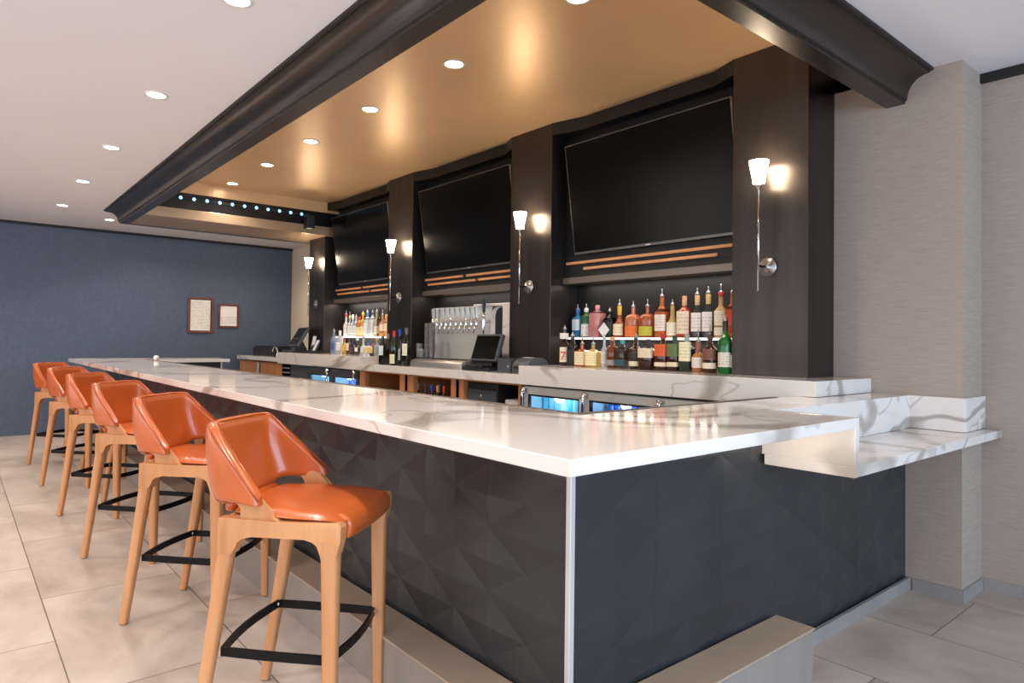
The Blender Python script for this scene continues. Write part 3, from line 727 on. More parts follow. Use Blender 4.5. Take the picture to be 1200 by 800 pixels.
# ------------------------------------------------------------------ bottles
glassmats = {}
def gm(col, tr=.75):
    k = (col, tr)
    if k not in glassmats: glassmats[k] = mat('bottle_glass_%d' % len(glassmats), rgb(*col), .06, trans=tr*.5, spec=.6)
    return glassmats[k]
labmats = {}
def lm(col, ink=(60, 50, 46), rows=7):
    k = (col, ink, rows)
    if k not in labmats: labmats[k] = paper_mat('bottle_label_%d' % len(labmats), rgb(*col), tuple(.45*a+.55*b for a, b in zip(rgb(*ink), rgb(*col))), rows, .12, .86, .52)
    return labmats[k]
plain = {}
def pm(col, rough=.4, metal=0):
    k = (col, rough, metal)
    if k not in plain: plain[k] = mat('bottle_cap_%d' % len(plain), rgb(*col), rough, metal)
    return plain[k]
def bottle(label, x, y, z, w, hb, hn, glass, tr, lab, labz, cap, group, kind='round', ht=None, name='liquor_bottle', ink=(60, 50, 46), rows=6, nr=None, laba=1.2, yaw=PI, fill=0):
    """w width, hb shoulder height, hn height of the neck top; cap=(kind, colour); ht top of the pourer"""
    t = thing(name, label, 'bottle', (x, y, z), 0, group)
    r = w/2; nr = nr or min(.015, r*.42); sq = None; n = 20
    if kind == 'square': sq = 5; n = 24
    if kind == 'flat': sq = 4; n = 24
    nk = hn-hb
    if kind == 'wine': prof = [(r*.85, 0), (r, .006), (r, hb), (r*.93, hb+nk*.10), (r*.62, hb+nk*.30), (nr*1.05, hb+nk*.48), (nr, hb+nk*.6), (nr, hn)]
    elif kind == 'dome': prof = [(r*.88, 0), (r, .008), (r, hb*.82), (r*.97, hb*.9), (r*.82, hb*.98), (r*.5, hb*1.05), (nr*1.05, hb+nk*.22), (nr, hn)]
    elif kind == 'cone': prof = [(r*.88, 0), (r, .008), (r, hb*.75), (r*.9, hb*.86), (r*.55, hb), (nr*1.15, hb+nk*.3), (nr, hn)]
    elif kind == 'short': prof = [(r*.8, 0), (r, .012), (r, hb*.8), (r*.85, hb*.95), (r*.45, hb+.006), (nr, hb+nk*.3), (nr, hn)]
    else: prof = [(r*.9, 0), (r, .006), (r, hb*.93), (r*.9, hb), (r*.5, hb+nk*.22), (nr*1.05, hb+nk*.36), (nr, hn)]
    if sq:
        b = MB(); hs = [p for p in prof]
        b.lathe(hs[:4], n, sq=sq, cap=False); b2 = hs[3:]
        # blend the square shoulder into a round neck
        rings = []
        for q, (rr, zz) in enumerate(b2):
            f = q/(len(b2)-1); ring = []
            for k in range(n):
                a = 2*PI*(k+.5)/n; ca, sa = math.cos(a), math.sin(a); qq = (abs(ca)**sq+abs(sa)**sq)**(-1/sq)
                qq = qq*(1-min(1, f*2))+min(1, f*2); ring.append((rr*qq*ca, rr*qq*sa, zz))
            rings.append(ring)
        b.loft(rings); bmesh.ops.remove_doubles(b.bm, verts=b.bm.verts, dist=1e-5)
    else:
        b = MB(); b.lathe(prof, n)
    if fill:
        lp = [(max(.002, p-.003), max(.004, q)) for p, q in prof if q < fill*hb]; rr = lp[-1][0]
        lp.append((rr, fill*hb)); lb_ = MB(); lb_.lathe(lp, n, sq=sq); sm(lb_.build('liquid', gm(glass, tr), t), 50)
        sm(b.build('glass', 'bottleclear', t), 50)
    else: sm(b.build('glass', gm(glass, tr), t), 50)
    if lab:
        for (lc, (z0, z1)) in zip(lab, labz):
            MB().patch(r*1.012+.0004, z0, z1, yaw-laba, yaw+laba, 12, sq).build('paper_label', lm(lc, ink, rows), t, smooth=True)
    if cap:
        ck, cc = cap
        if ck == 'foil': sm(MB().lathe([(nr*1.12, hn-.062), (nr*1.15, hn-.004), (nr*1.0, hn+.002)], 14).build('foil_cap', pm(cc, .35), t), 50)
        if ck == 'cork': sm(MB().lathe([(nr*.9, hn), (nr*1.25, hn+.002), (nr*1.25, hn+.024), (nr*1.1, hn+.028)], 14).build('cork', pm(cc, .8), t), 50)
        if ck == 'cap': sm(MB().lathe([(nr*1.2, hn-.016), (nr*1.25, hn-.014), (nr*1.25, hn+.014), (nr*1.1, hn+.017)], 14).build('cap', pm(cc, .35), t), 50)
        if ck == 'neck': sm(MB().lathe([(nr*1.14, hn-.07), (nr*1.16, hn-.004), (nr*1.05, hn)], 14).build('neck_wrap', pm(cc, .5), t), 50)
    if ht:
        b = MB(); b.lathe([(nr*.85, hn-.002), (nr*1.15, hn+.004), (nr*1.1, hn+.014), (nr*.6, hn+.020), (.0045, hn+.028), (.004, hn+.03)], 12)
        b.tube([(0, 0, hn+.02), (0, 0, hn+.6*(ht-hn)), (-.007, -.003, ht)], [.0055, .0048, .0042], 8)
        b.build('pourer', 'pourer', t, smooth=True)
    return t
ZB, ZU = 1.1625, 1.392
U = 1/1113.0
XR1, XR2 = 3.815, 4.02
GF, GU = 'bottles standing on the near bottle shelf', 'bottles on the near upper lit shelf'
amber, dark, clear_, green, red_ = (190, 96, 36), (58, 34, 24), (220, 226, 228), (46, 92, 50), (150, 52, 24)
def row(specs, x, py, kx=1.26):
    ys = [yat(q[0], x-.02, py) for q in specs]; ws = [q[1]*kx for q in specs]
    for _ in range(6):
        for i in range(len(specs)-1):
            d = abs(ys[i]-ys[i+1])*.97; tot = (ws[i]+ws[i+1])/2
            if tot > d: ws[i] *= d/tot; ws[i+1] *= d/tot
    return [(y, w)+tuple(q[2:]) for y, w, q in zip(ys, ws, specs)]
near_front = [
 # px,  width, hb, hn, ht, kind, glass, tr, labels, zones, cap, label text
 (659.4, .062, .170, .290, .328, 'round', dark, .5, [(236, 222, 196), (230, 222, 206)], [(.028, .148), (.215, .262)], None, 'dark whiskey bottle with a red numeral seven on its label'),
 (668.8, .058, .165, .235, .270, 'square', (40, 30, 26), .4, [(34, 32, 32)], [(.02, .135)], None, 'square black labelled whiskey bottle beside the red seven bottle'),
 (680, .078, .120, .170, .262, 'square', amber, .6, [(232, 212, 170)], [(.012, .115)], None, 'squat cream labelled bottle right of the black labelled square bottle'),
 (693, .080, .120, .170, .272, 'square', (206, 170, 80), .6, [(240, 222, 170)], [(.012, .118)], None, 'pale yellow labelled squat bottle with tall pourer'),
 (706, .038, .140, .215, .250, 'round', clear_, .85, [(205, 205, 205)], [(.03, .12)], None, 'slim clear bottle between the yellow labelled and corked bottles'),
 (715.5, .068, .155, .205, None, 'round', (120, 62, 30), .55, [(150, 140, 132)], [(.02, .06)], ('cork', (214, 160, 104)), 'whiskey bottle with a natural cork stopper'),
 (727, .068, .150, .195, None, 'square', (70, 52, 38), .5, [(40, 80, 88)], [(.02, .065)], ('cap', (60, 150, 160)), 'whiskey bottle with a teal cap and teal label'),
 (743, .080, .150, .225, .255, 'dome', dark, .35, [(44, 36, 32), (232, 216, 186)], [(.075, .12), (.022, .056)], None, 'dark round shouldered bottle with a narrow cream base label'),
 (757.5, .096, .135, .215, None, 'square', (60, 34, 24), .5, [(226, 206, 176)], [(.085, .152)], ('foil', (30, 30, 32)), 'broad square bottle with a cream label and black neck'),
 (774.8, .088, .150, .235, None, 'square', (70, 36, 24), .5, [(214, 92, 44), (232, 214, 180)], [(.10, .182), (.028, .056)], ('cap', (176, 40, 30)), 'square whiskey bottle with an orange label and red cap'),
 (788.6, .086, .150, .240, None, 'square', (58, 34, 22), .5, [(92, 112, 66), (232, 214, 180)], [(.10, .185), (.030, .060)], ('foil', (42, 62, 40)), 'square whiskey bottle with an olive green label'),
 (802.7, .088, .165, .250, None, 'square', (36, 52, 42), .4, [(234, 222, 178)], [(.07, .20)], ('foil', (150, 156, 150)), 'dark green bottle with a broad cream label'),
 (816, .086, .120, .200, .285, 'short', (190, 120, 70), .6, [(226, 210, 196)], [(.03, .098)], ('neck', (150, 84, 60)), 'squat round bottle with a white and red oval label'),
 (830, .084, .155, .235, .315, 'round', (70, 40, 28), .5, [(120, 72, 54), (232, 214, 186)], [(.085, .155), (.028, .065)], ('cap', (74, 46, 36)), 'bottle with a brown oval emblem and cream base label'),
 (847.6, .086, .220, .335, .375, 'round', (40, 110, 44), .5, [(218, 208, 190)], [(.042, .135)], ('foil', (36, 36, 36)), 'tall green bottle with a cream label beside the near column'),
 (857.5, .030, .200, .290, None, 'round', dark, .4, [(222, 214, 202)], [(.04, .12)], None, 'dark bottle half hidden by the near column'),
]
for y_, w, hb, hn, ht, kd, gl_, tr, lab, lz, cap, txt in row(near_front, XR1, 420):
    bw = w
    bt = bottle(txt, XR1, y_, ZB, w, hb, hn, gl_, tr, lab, lz, cap, GF, kd, ht, yaw=PI+(.5 if 'numeral' in txt else .25 if kd in ('round', 'dome', 'short') else 0))
    if 'numeral seven' in txt:
        cu = bpy.data.curves.new('numeral', 'FONT'); cu.body = '7'; cu.size = .098; cu.extrude = .0008; cu.align_x = 'CENTER'
        fo = bpy.data.objects.new('numeral', cu); C.objects.link(fo)
        dg = bpy.context.evaluated_depsgraph_get(); me = bpy.data.meshes.new_from_object(fo.evaluated_get(dg)); bpy.data.objects.remove(fo)
        no = bpy.data.objects.new('printed_numeral', me); C.objects.link(no); me.materials.clear(); me.materials.append(pm((220, 60, 24), .5))
        no.parent = [c for c in bt.children if c.name.startswith('paper_label')][0]; no['label'] = 'red numeral seven'
        q = bw*.5*1.012+.0025; no.location = (-q*math.cos(.5), -q*math.sin(.5), .045); no.rotation_euler = (PI/2, 0, -PI/2+.5)
near_up = [
 (675, .062, .165, .225, .278, 'square', (58, 140, 190), .7, [(206, 222, 232)], [(.06, .15)], ('cap', (60, 100, 160)), 'bright blue gin bottle at the left of the upper shelf'),
 (685, .070, .180, .225, .278, 'round', (44, 104, 60), .5, [(232, 228, 220)], [(.01, .11)], ('cap', (225, 222, 214)), 'green gin bottle with a white label'),
 (698, .094, .205, .245, None, 'square', (226, 150, 146), .65, None, None, ('cap', (220, 150, 146)), 'pink patterned square gin bottle'),
 (712.6, .078, .150, .205, .240, 'square', (24, 24, 26), .1, [(46, 46, 48)], [(.02, .12)], None, 'black square bottle behind a white card'),
 (724, .082, .125, .248, .300, 'cone', (176, 92, 60), .65, [(238, 222, 186)], [(.020, .105)], ('neck', (222, 176, 60)), 'cream labelled bottle with a yellow wrapped neck'),
 (740, .100, .170, .230, .282, 'dome', (222, 128, 84), .75, [(232, 116, 46)], [(.012, .088)], None, 'round bourbon bottle with an orange lower label'),
 (756.8, .104, .170, .230, .290, 'dome', (196, 96, 50), .75, [(196, 190, 60)], [(.016, .084)], None, 'round bourbon bottle with a yellow green label'),
 (773.6, .080, .200, .300, .362, 'square', (214, 110, 60), .7, [(236, 222, 206)], [(.05, .17)], None, 'tall orange bottle with a small cream label'),
 (786, .088, .130, .235, .280, 'cone', (226, 190, 120), .75, [(244, 232, 208)], [(.018, .112)], None, 'pale golden bottle with a wide cream label'),
 (800, .100, .200, .300, None, 'dome', (190, 62, 30), .65, [(236, 214, 186)], [(.028, .190)], ('neck', (216, 164, 120)), 'red amber bottle with a tall cream label and capped neck'),
 (815, .080, .185, .300, .352, 'dome', (180, 96, 48), .65, [(244, 232, 224)], [(.045, .176)], ('neck', (214, 176, 124)), 'whisky bottle with a white label, left of an identical pair'),
 (828, .080, .188, .305, .358, 'dome', (186, 110, 60), .65, [(244, 232, 224)], [(.045, .180)], ('neck', (216, 178, 122)), 'whisky bottle with a white label, right of an identical pair'),
 (842.8, .088, .200, .300, .370, 'dome', (222, 182, 120), .75, [(240, 228, 204), (238, 228, 210)], [(.085, .185), (.02, .072)], ('cap', (190, 60, 40)), 'pale whisky bottle with two cream labels'),
 (856.5, .080, .200, .300, .350, 'square', (206, 92, 44), .7, [(214, 52, 34)], [(.10, .16)], None, 'orange whisky bottle with a slanted red label beside the near column'),
]
for px_, (y_, w, hb, hn, ht, kd, gl_, tr, lab, lz, cap, txt) in zip([q[0] for q in near_up], row(near_up, XR2, 390)):
    fl = {815: .66, 828: .64}.get(px_, 0)
    bottle(txt, XR2, y_, ZU, w, hb, hn, gl_, tr, lab, lz, cap, GU, kd, ht, fill=fl)
# white diamond card hanging before the black bottle
tag(MB().box(-.001, .001, -.042, .042, -.042, .042, mtx=Matrix.Rotation(PI/4, 4, 'X')).build('diamond_card', 'white', loc=(XR2-.066, yat(707.5, XR2-.066, 386), ZU+.060)), 'white diamond shaped card in front of the black bottle', 'card')

t = thing('lit_shelf', 'lit upper bottle shelf in the niche nearest the camera', 'shelf', (3.93, 2.36, ZU-.016), 0, 'lit bottle shelves')
MB().box(0, .165, 0, 1.67, 0, .016, .001).build('shelf_board', 'clear' if 0 else 'white', t); MB().box(-.004, 0, 0, 1.67, 0, .015).build('lit_edge', 'shelfglow', t)
t = thing('lit_shelf', 'lit upper bottle shelf in the farthest niche', 'shelf', (3.93, 6.745, ZU-.016), 0, 'lit bottle shelves')
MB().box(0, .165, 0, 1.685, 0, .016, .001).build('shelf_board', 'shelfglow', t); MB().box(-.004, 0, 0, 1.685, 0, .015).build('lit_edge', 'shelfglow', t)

GF2, GU2, GW = 'bottles standing on the far bottle shelf', 'bottles on the far upper lit shelf', 'wine bottles on the low counter'
V_ = 1/1013.0
far_front = [
 (389.4, .072, .20, .29, .335, 'round', (150, 170, 200), .85, [(70, 90, 150)], [(.05, .15)], None, 'clear bottle with a blue label at the far left of the shelf'),
 (396.5, .080, .20, .30, None, 'round', clear_, .85, [(232, 232, 230)], [(.05, .15)], ('foil', (226, 224, 222)), 'clear bottle with a white cap and white label'),
 (401.6, .048, .13, .18, None, 'round', (214, 160, 60), .6, [(224, 176, 60)], [(.03, .12)], ('cap', (170, 60, 40)), 'small bottle with yellow label on the far shelf'),
 (406.5, .052, .14, .18, None, 'round', (90, 60, 50), .4, [(236, 214, 200)], [(.05, .14)], ('cap', (40, 40, 44)), 'small bottle with pale orange label on the far shelf'),
 (411.7, .056, .11, .19, None, 'short', (34, 30, 32), .3, [(70, 64, 66)], [(.03, .09)], None, 'black squat bottle on the far shelf'),
 (417, .056, .11, .19, .23, 'short', (36, 32, 34), .3, [(226, 222, 216)], [(.04, .09)], ('cap', (226, 224, 220)), 'black squat bottle with a round white label'),
 (424, .060, .11, .20, .245, 'short', clear_, .85, [(214, 214, 210)], [(.03, .09)], None, 'clear squat bottle with tall pourer on the far shelf'),
 (429.2, .064, .11, .15, None, 'short', clear_, .8, [(236, 206, 120)], [(.03, .10)], ('neck', (70, 100, 160)), 'squat bottle with blue neck and yellow oval label'),
 (434.5, .064, .11, .15, None, 'short', (70, 44, 32), .5, [(236, 196, 120)], [(.03, .10)], ('neck', (170, 80, 80)), 'squat bottle with red neck and yellow oval label'),
 (440, .064, .12, .18, None, 'round', (176, 190, 190), .8, [(150, 160, 164)], [(.03, .10)], ('cork', (214, 170, 100)), 'round clear bottle with cork beside the dark wine bottles'),
]
for y_, w, hb, hn, ht, kd, gl_, tr, lab, lz, cap, txt in row(far_front, XR1, 408, 1.15):
    bottle(txt, XR1, y_, 1.1655, w, hb, hn, gl_, tr, lab, lz, cap, GF2, kd, ht)
far_up = [
 (404, .058, .165, .285, .345, 'round', (236, 230, 224), .6, [(240, 226, 214)], [(.02, .15)], ('cap', (180, 60, 70)), 'white labelled bottle with a red neck on the far upper shelf'),
 (408.3, .052, .16, .255, .325, 'round', clear_, .85, [(240, 236, 226)], [(.03, .14)], ('cap', (220, 200, 90)), 'clear bottle with a yellow collar on the far upper shelf'),
 (411.8, .056, .16, .285, None, 'round', clear_, .85, [(226, 230, 232)], [(.03, .14)], ('foil', (232, 232, 232)), 'clear bottle with a white foil cap on the far upper shelf'),
 (415.6, .062, .18, .25, .29, 'round', (190, 214, 224), .8, [(230, 232, 230)], [(.03, .14)], None, 'pale blue bottle on the far upper shelf'),
 (419.4, .068, .19, .255, None, 'round', (232, 128, 56), .7, [(240, 214, 160)], [(.02, .12)], ('foil', (206, 70, 50)), 'orange liqueur bottle with a red cap'),
 (423.6, .066, .20, .285, .33, 'round', (224, 170, 70), .7, [(244, 226, 170)], [(.02, .13)], ('cap', (230, 190, 60)), 'amber bottle with a yellow cap on the far upper shelf'),
 (428.8, .068, .22, .30, .345, 'square', (236, 238, 238), .5, [(240, 240, 236)], [(.03, .17)], ('foil', (70, 120, 190)), 'white bottle with a blue cap on the far upper shelf'),
 (435, .090, .225, .29, .335, 'square', (236, 240, 242), .6, [(206, 208, 210)], [(.03, .20)], ('cap', (70, 70, 100)), 'large frosted square bottle with dark lettering'),
 (439.8, .056, .20, .30, .34, 'round', (206, 190, 150), .7, [(238, 230, 210)], [(.03, .13)], None, 'pale golden bottle right of the frosted square bottle'),
 (443, .056, .22, .36, None, 'round', (60, 50, 44), .5, [(180, 150, 120)], [(.04, .13)], None, 'dark tall bottle at the back of the far upper shelf'),
 (446.5, .062, .17, .26, .325, 'round', (214, 160, 110), .75, [(240, 220, 194)], [(.07, .15)], None, 'peach coloured bottle with a pale label'),
 (450.8, .060, .19, .27, None, 'round', (214, 150, 96), .75, [(240, 214, 180)], [(.07, .16)], ('foil', (200, 150, 100)), 'amber bottle at the right end of the far upper shelf'),
]
for y_, w, hb, hn, ht, kd, gl_, tr, lab, lz, cap, txt in row(far_up, XR2, 385, 1.2):
    bottle(txt, XR2, y_, ZU, w, hb, hn, gl_, tr, lab, lz, cap, GU2, kd, ht)
ZL = 1.0905
wines = [
 (446.2, .082, .20, .30, (24, 30, 24), [(236, 232, 226)], [(.10, .20)], ('cork', (220, 170, 90)), 'dark bottle with a white label and a small red mark', 3.50),
 (452.5, .070, .22, .33, (50, 32, 24), None, None, ('foil', (150, 110, 80)), 'slim dark brown bottle among the wines', 3.63),
 (459.5, .086, .20, .355, (34, 40, 30), [(236, 226, 184)], [(.02, .115)], ('foil', (200, 40, 44)), 'dark wine bottle with a red foil top', 3.50),
 (466.3, .076, .21, .375, (24, 26, 30), [(200, 204, 210)], [(.05, .17)], ('foil', (40, 80, 170)), 'dark wine bottle with a blue foil top', 3.64),
 (474, .086, .22, .385, (26, 28, 24), [(238, 230, 196)], [(.105, .225)], ('foil', (90, 88, 88)), 'dark wine bottle with a grey foil top, nearest the beer tower', 3.56),
]
for px, w, hb, hn, gl_, lab, lz, cap, txt, x in wines:
    bottle(txt, x, yat(px, x-.02, 420), ZL, w, hb, hn, gl_, .4, lab, lz, cap, GW, 'wine', None, 'wine_bottle')
# bottles in the cubby
for px, c1, c2 in ((489.5, (214, 190, 140), 'tan'), (498.5, (70, 66, 60), 'grey'), (506, (50, 90, 190), 'blue'), (513, (240, 170, 50), 'yellow'), (515.5, (60, 80, 190), 'second blue, behind the yellow'), (520.5, (220, 70, 44), 'orange red')):
    x = XC+.09 if 'second' not in c2 else XC+.17
    bottle('bottle with a %s foil neck in the brown cubby' % c2 if 'second' not in c2 else 'bottle with a blue foil neck behind the yellow one', x, yat(px, x, 455), .6205, .058, .17, .30, (50, 34, 26), .4, None, None, ('foil', c1), 'bottles in the wood cubby', 'wine', None, 'wine_bottle')

# ------------------------------------------------------------------ televisions, slats, ledges
TV = [(2.362, 3.874, 'black television leaning out in the niche nearest the camera'), (4.575, 6.095, 'black television leaning out in the middle niche'), (6.765, 8.235, 'black television leaning out in the farthest niche')]
for i, (a, c, txt) in enumerate(TV):
    w = c-a
    t = thing('television', txt, 'television', (3.905, a, 2.066), 0, 'televisions above the back bar')
    tl = Matrix.Rotation(-math.atan2(.128, .87), 4, 'Y'); hgt = .878
    o = MB().box(0, .035, 0, w, 0, hgt, .003, mtx=tl).build('casing', 'tvframe', t)
    MB().box(-.0015, .002, .009, w-.009, .02, hgt-.009, mtx=tl).build('screen', 'screen', t)
    MB().box(-.003, 0, w/2-.022, w/2+.022, .006, .014, mtx=tl).build('badge', 'alu', t)
    b = MB(); b.box(.035, .055, w*.3, w*.7, .15, .65, mtx=tl); b.box(.035, .050, w*.45, w*.55, .02, .15, mtx=tl); b.build('wall_bracket', 'black', t)
for i, (a, c) in enumerate(NICHES):
    w = c-a
    t = thing('slat_panel', ['black louvre with two honey wood slats under the nearest television', 'black louvre with honey wood slats under the middle television', 'black louvre with honey wood slats under the farthest television'][i], 'louvre panel', (3.948, a+.004, 1.90), 0, 'slatted louvres under the televisions')
    w -= .008
    b = MB(); b.box(0, .016, 0, w, -.02, .165); b.box(-.006, 0, 0, w, .152, .160); b.box(-.006, 0, 0, w, .028, .032); b.build('backing', 'black', t)
    if i == 0: S = [(.0, w-.03, .095), (.2, w-.23, .042)]
    else: S = [(.0, w*.52, .095), (w*.56, w-.03, .095), (.0, w*.40, .042), (w*.43, w-.09, .042)]
    for a0, a1, z in S: MB().box(-.016, 0, a0, a1, z, z+.022, .002).build('slat', 'slat', t)
    lamp('AREA', (4.0, a+w/2, 1.83), (3, 2.5, 5.5)[i], (1, .90, .78), .08, (0, 0, 0), w*.9)  # assumed strip lamp under the ledge, added to brighten the niche
    lamp('AREA', (3.99, a+w/2, ZU-.02), 3, (1, .92, .82), .04, (0, 0, 0), w*.9) if i != 1 else None  # assumed strip lamp under the shelf, added to brighten the front bottles
    o = tag(MB().box(-.03, .1447, 0, w, 0, .052, .003).build('ledge', 'ledge', loc=(3.955, a+.004, 1.835)), ['bronze ledge above the near bottles', 'bronze ledge above the beer taps', 'bronze ledge above the far bottles'][i], 'ledge', 'ledges under the louvres')

# ------------------------------------------------------------------ wall sconces
for i, (a, c) in enumerate(COLS):
    y = (a+c)/2
    t = thing('wall_sconce', ['glowing torch sconce on the column nearest the grasscloth wall', 'glowing torch sconce on the second column, left of the near television', 'glowing torch sconce on the third column', 'glowing torch sconce on the farthest column'][i], 'wall light', (XF-.003, y, 1.82), 0, 'torch sconces on the columns')
    mt = Matrix.Rotation(-PI/2, 4, 'Y')
    MB().lathe([(.058, 0), (.058, .008), (.052, .012), (.012, .014), (.010, .03)], 28, mtx=mt).build('backplate', 'pourer', t, smooth=True)
    b = MB(); b.tube([(-.02, 0, 0), (-.115, 0, 0)], .007, 10); b.tube([(-.06, -.018, 0), (-.06, .018, 0)], .006, 8); b.build('arm', 'iron', t, smooth=True)
    b = MB(); b.tube([(-.112, 0, -.15), (-.112, 0, .47)], .006, 10); b.lathe([(.006, .45), (.018, .475), (.03, .485)], 14, c=(-.112, 0, 0)); b.build('stem', 'chrome', t, smooth=True)
    b = MB(); b.lathe([(.030, .487), (.036, .50), (.036, .525)], 20, c=(-.112, 0, 0)); b.build('glass_collar', 'clear', t, smooth=True)
    b = MB(); b.lathe([(.034, .512), (.0365, .525), (.057, .625), (.053, .625), (.03, .52)], 24, c=(-.112, 0, 0), sq=None); b.build('lamp_shade', 'glow', t, smooth=True)

# ------------------------------------------------------------------ framed notices on the navy wall
def frame(name, label, x, z, w, h, rows, lo, hi, matted):
    t = thing(name, label, 'picture frame', (x, YFAR-.002, z), 0, 'framed notices on the navy wall')
    f = .03 if matted else .028
    b = MB()
    b.box(-w/2, w/2, -.028, 0, h/2-f, h/2, .004); b.box(-w/2, w/2, -.028, 0, -h/2, -h/2+f, .004); b.box(-w/2, -w/2+f, -.028, 0, -h/2+f, h/2-f, .004); b.box(w/2-f, w/2, -.028, 0, -h/2+f, h/2-f, .004)
    b.build('frame_moulding', 'mahog', t)
    MB().box(-w/2+f, w/2-f, -.008, -.001, -h/2+f, h/2-f).build('mat_board', 'matte', t)
    q = .012 if matted else .003
    MB().box(-w/2+f+q, w/2-f-q, -.010, -.008, -h/2+f+q, h/2-f-q).build('printed_sheet', paper_mat(name+'_print', rgb(248, 240, 230), rgb(178, 170, 164), rows, lo, hi, .5), t)
sF = (YFAR-.015)/11.4
def zf(z): return H+(z-H)*sF
frame('framed_notice', 'larger mahogany framed page of print on the navy wall', 3.04*sF, zf(1.711), .385*sF, .575*sF, 26, .05, .95, True)
frame('framed_certificate', 'smaller mahogany framed certificate right of the larger frame', 3.473*sF, zf(1.713), .325*sF, .39*sF, 16, .12, .5, False)

# ------------------------------------------------------------------ beer tower
t = thing('beer_tower', 'stainless beer tap wall with a row of chrome taps and white quartz surround', 'beer tap tower', (3.9, 4.66, ZL))
MB().box(0, .19, .30, 1.30, .0, .60, .004).build('steel_splash', 'steel', t)
b = MB(); b.box(-.03, .19, .0, .10, 0, .615, .003); b.box(-.03, .19, .10, .55, .59, .615, .003); b.build('quartz_surround', 'marble', t)
b = MB(); b.prism([(.105, 0), (.30, 0), (.30, .52), (.285, .555), (.24, .582), (.18, .588), (.105, .588)], 'x', .0, .03, .002); b.build('quartz_panel', 'marble', t)
b = MB(); b.prism([(.108, .0), (.22, .0), (.22, .50), (.20, .55), (.165, .575), (.108, .58)], 'x', -.02, 0, .003); b.build('black_panel', 'plastic', t)
y_t = [yat(px, 3.83, 370) for px in (506.5, 511, 516.5, 522, 527.5, 533.5, 539.5, 545.5, 551.5, 557.5)]
for y in y_t:
    b = MB(); yy = y-4.66
    b.tube([(0, yy, .445), (-.05, yy, .445)], .013, 10); b.lathe([(.016, .40), (.018, .415), (.018, .455), (.012, .47), (.010, .485)], 12, c=(-.06, yy, 0)); b.tube([(-.062, yy, .415), (-.085, yy, .385), (-.095, yy, .335)], [.010, .009, .008], 8)
    p = b.build('tap', 'chrome', t, smooth=True)
    b = MB(); b.loft([[(-.068, yy-.009, .48), (-.052, yy-.009, .48), (-.052, yy+.009, .48), (-.068, yy+.009, .48)], [(-.082, yy-.011, .585), (-.060, yy-.011, .59), (-.060, yy+.011, .59), (-.082, yy+.011, .585)]]); b.build('tap_handle', 'chrome', p)
yy = yat(566, 3.82, 370)-4.66
b = MB(); b.tube([(0, yy, .445), (-.06, yy, .445)], .013, 10); b.lathe([(.006, .28), (.012, .36), (.018, .40), (.018, .47), (.010, .53)], 12, c=(-.07, yy, 0)); p = b.build('tap', 'chrome', t, smooth=True)
b = MB(); b.lathe([(.010, .53), (.014, .55), (.017, .64), (.012, .665), (.003, .67)], 14, c=(-.07, yy, 0)); b.build('tap_handle', 'plastic', p, smooth=True); 
t = thing('drip_tray', 'stainless steel drip tray in front of the beer taps', 'drip tray', (3.555, 4.955, ZL))
b = MB(); b.prism([(0, 0), (0, .045), (.012, .062), (.04, .074), (.10, .078), (.31, .078), (.31, 0)], 'y', 0, .89, .004); sm(b.build('tray', 'traysteel', t), 40)
b = MB()
for k in range(23): b.box(.06, .29, .04+k*.035, .055+k*.035, .079, .081)
b.build('grate', 'iron', t)
# stacked tumblers
GT = 'tumblers by the beer taps'
def tumbler(x, y, z, label):
    o = MB().lathe([(.026, 0), (.027, .003), (.035, .095), (.033, .095), (.025, .008), (.001, .007)], 16, cap=False).build('tumbler', 'tumbler', loc=(x, y, z), smooth=True); tag(o, label, 'glass', GT); return o
for cidx, (px, n, txt) in enumerate(((501, 6, 'clear tumbler in the left tall stack beside the beer taps'), (506, 6, 'clear tumbler in the right tall stack beside the beer taps'), (491.5, 2, 'clear tumbler in the short stack at the left'), (495, 1, 'single clear tumbler by the stacks'))):
    x = 3.73-.01*cidx
    for k in range(n): tumbler(x, yat(px, x, 405), ZL+.081+k*.052, txt)

# ------------------------------------------------------------------ till, printers
def till(name, label, x, y, z, w, h, rz, tilt, base=True):
    t = thing(name, label, 'till', (x, y, z), rz)
    R_ = Matrix.Translation((0, 0, .075)) @ Matrix.Rotation(math.radians(tilt), 4, 'Y')
    MB().box(-.03, .012, -w/2, w/2, 0, h, .008, mtx=R_).build('housing', 'plastic2', t)
    MB().box(-.0325, -.029, -w/2+.02, w/2-.02, .02, h-.02, mtx=R_).build('screen', 'screen', t)
    MB().prism([(-.02, .03), (.14, .0), (.14, .05), (.06, .2), (.03, .2)], 'y', -w*.3, w*.3, .004).build('stand', 'plastic', t)
    MB().box(-.11, .15, -w/2-.01, w/2+.01, 0, .03, .008).build('base', 'plastic', t)
    return t
t = till('till_screen', 'black touchscreen till beside the beer taps', 3.66, yat(565, 3.63, 420), ZL, .37, .255, 0, 18)
MB().box(-.13, -.03, -.12, .12, .03, .05, .004).build('tray_front', 'plastic', t)
t = thing('receipt_printer', 'black boxy receipt printer right of the till', 'printer', (3.56, 4.27, ZL))
MB().box(0, .19, 0, .17, 0, .115, .006).build('case', 'plastic2', t); MB().box(.005, .185, .006, .164, .112, .122, .005).build('lid', 'plastic', t); MB().box(-.002, 0, .02, .03, .045, .06).build('button', 'white', t)
t = thing('receipt_printer', 'rounded grey receipt printer half hidden by the raised shelf', 'printer', (3.55, 4.045, ZL))
b = MB(); b.prism([(0, 0), (0, .06), (.012, .085), (.04, .11), (.09, .128), (.17, .128), (.22, .11), (.25, .07), (.25, 0)], 'y', 0, .19, .008); sm(b.build('case', 'plastic2', t), 40)
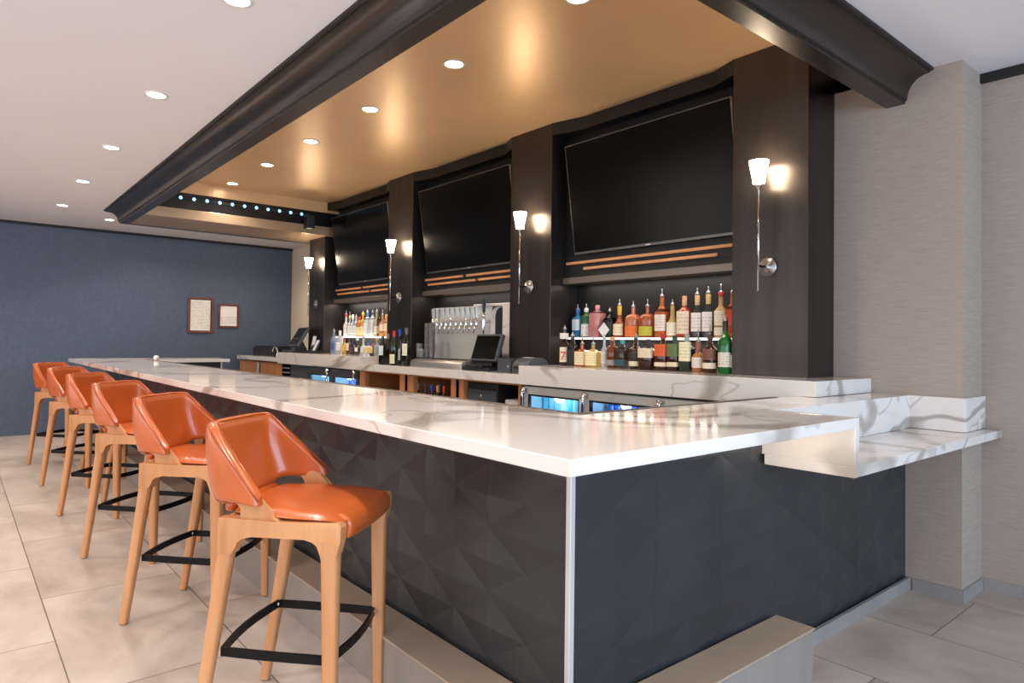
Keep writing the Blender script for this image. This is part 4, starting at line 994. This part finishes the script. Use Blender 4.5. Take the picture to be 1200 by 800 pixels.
MB().box(-.006, .002, .03, .16, .04, .058).build('paper_slot', 'black', t); MB().box(.07, .12, .05, .13, .127, .131).build('paper_roll_window', 'white', t)
# far till, sink and small boxes
t = till('till_screen', 'small black till at the far end by the beige wall', 3.62, yat(343, 3.6, 400), 1.166, .46, .30, math.radians(-8), 30)
t = thing('bar_faucet', 'arched chrome faucet over the far sink', 'faucet', (3.62, yat(325, 3.62, 410), 1.0885))
b = MB(); pts = [(0, 0, 0), (0, 0, .09)]+[(0, .09-.09*math.cos(a*PI/8), .09+.05*math.sin(a*PI/8)) for a in range(1, 9)]+[(0, .18, .07)]
b.tube(pts, .011, 8); b.lathe([(.022, 0), (.022, .03), (.013, .04)], 14); b.build('spout', 'chrome', t, smooth=True)
t = thing('speed_rack', 'low black rack on the far counter behind the faucet', 'rack', (3.64, yat(323, 3.66, 412), 1.0885))
b = MB(); b.box(0, .3, 0, .9, 0, .13, .006); b.build('tray', 'plastic', t); MB().box(.02, .28, .03, .87, .130, .150, .004).build('lid', 'black', t)
t = thing('menu_holder', 'black menu holder with white cards right of the far till', 'menu holder', (3.62, yat(365, 3.62, 405), 1.166))
b = MB(); b.box(0, .1, -.10, .10, 0, .03, .004); b.box(.0, .012, -.10, .10, .03, .18, .003, mtx=Matrix.Rotation(.45, 4, 'Y')); b.build('stand', 'plastic', t)
MB().box(.03, .035, .03, .12, .03, .235, mtx=Matrix.Rotation(.2, 4, 'Y')).build('card', 'white', t); MB().box(-.006, -.002, -.07, .0, .04, .19, mtx=Matrix.Rotation(.45, 4, 'Y')).build('card', 'white', t)

# ------------------------------------------------------------------ world and view
w = bpy.data.worlds.new('World'); sc.world = w; w.use_nodes = True
bg = w.node_tree.nodes['Background']; bg.inputs[0].default_value = (.62, .80, 1, 1); bg.inputs[1].default_value = 1.0
sc.view_settings.view_transform = 'Standard'; sc.view_settings.look = 'None'
sc.view_settings.exposure = 0; sc.view_settings.gamma = 1; sc.view_settings.use_curve_mapping = False
cy_ = sc.cycles
cy_.max_bounces = 10; cy_.diffuse_bounces = 4; cy_.glossy_bounces = 4; cy_.transmission_bounces = 8; cy_.caustics_reflective = False; cy_.caustics_refractive = False
cy_.sample_clamp_indirect = 4; cy_.use_denoising = True
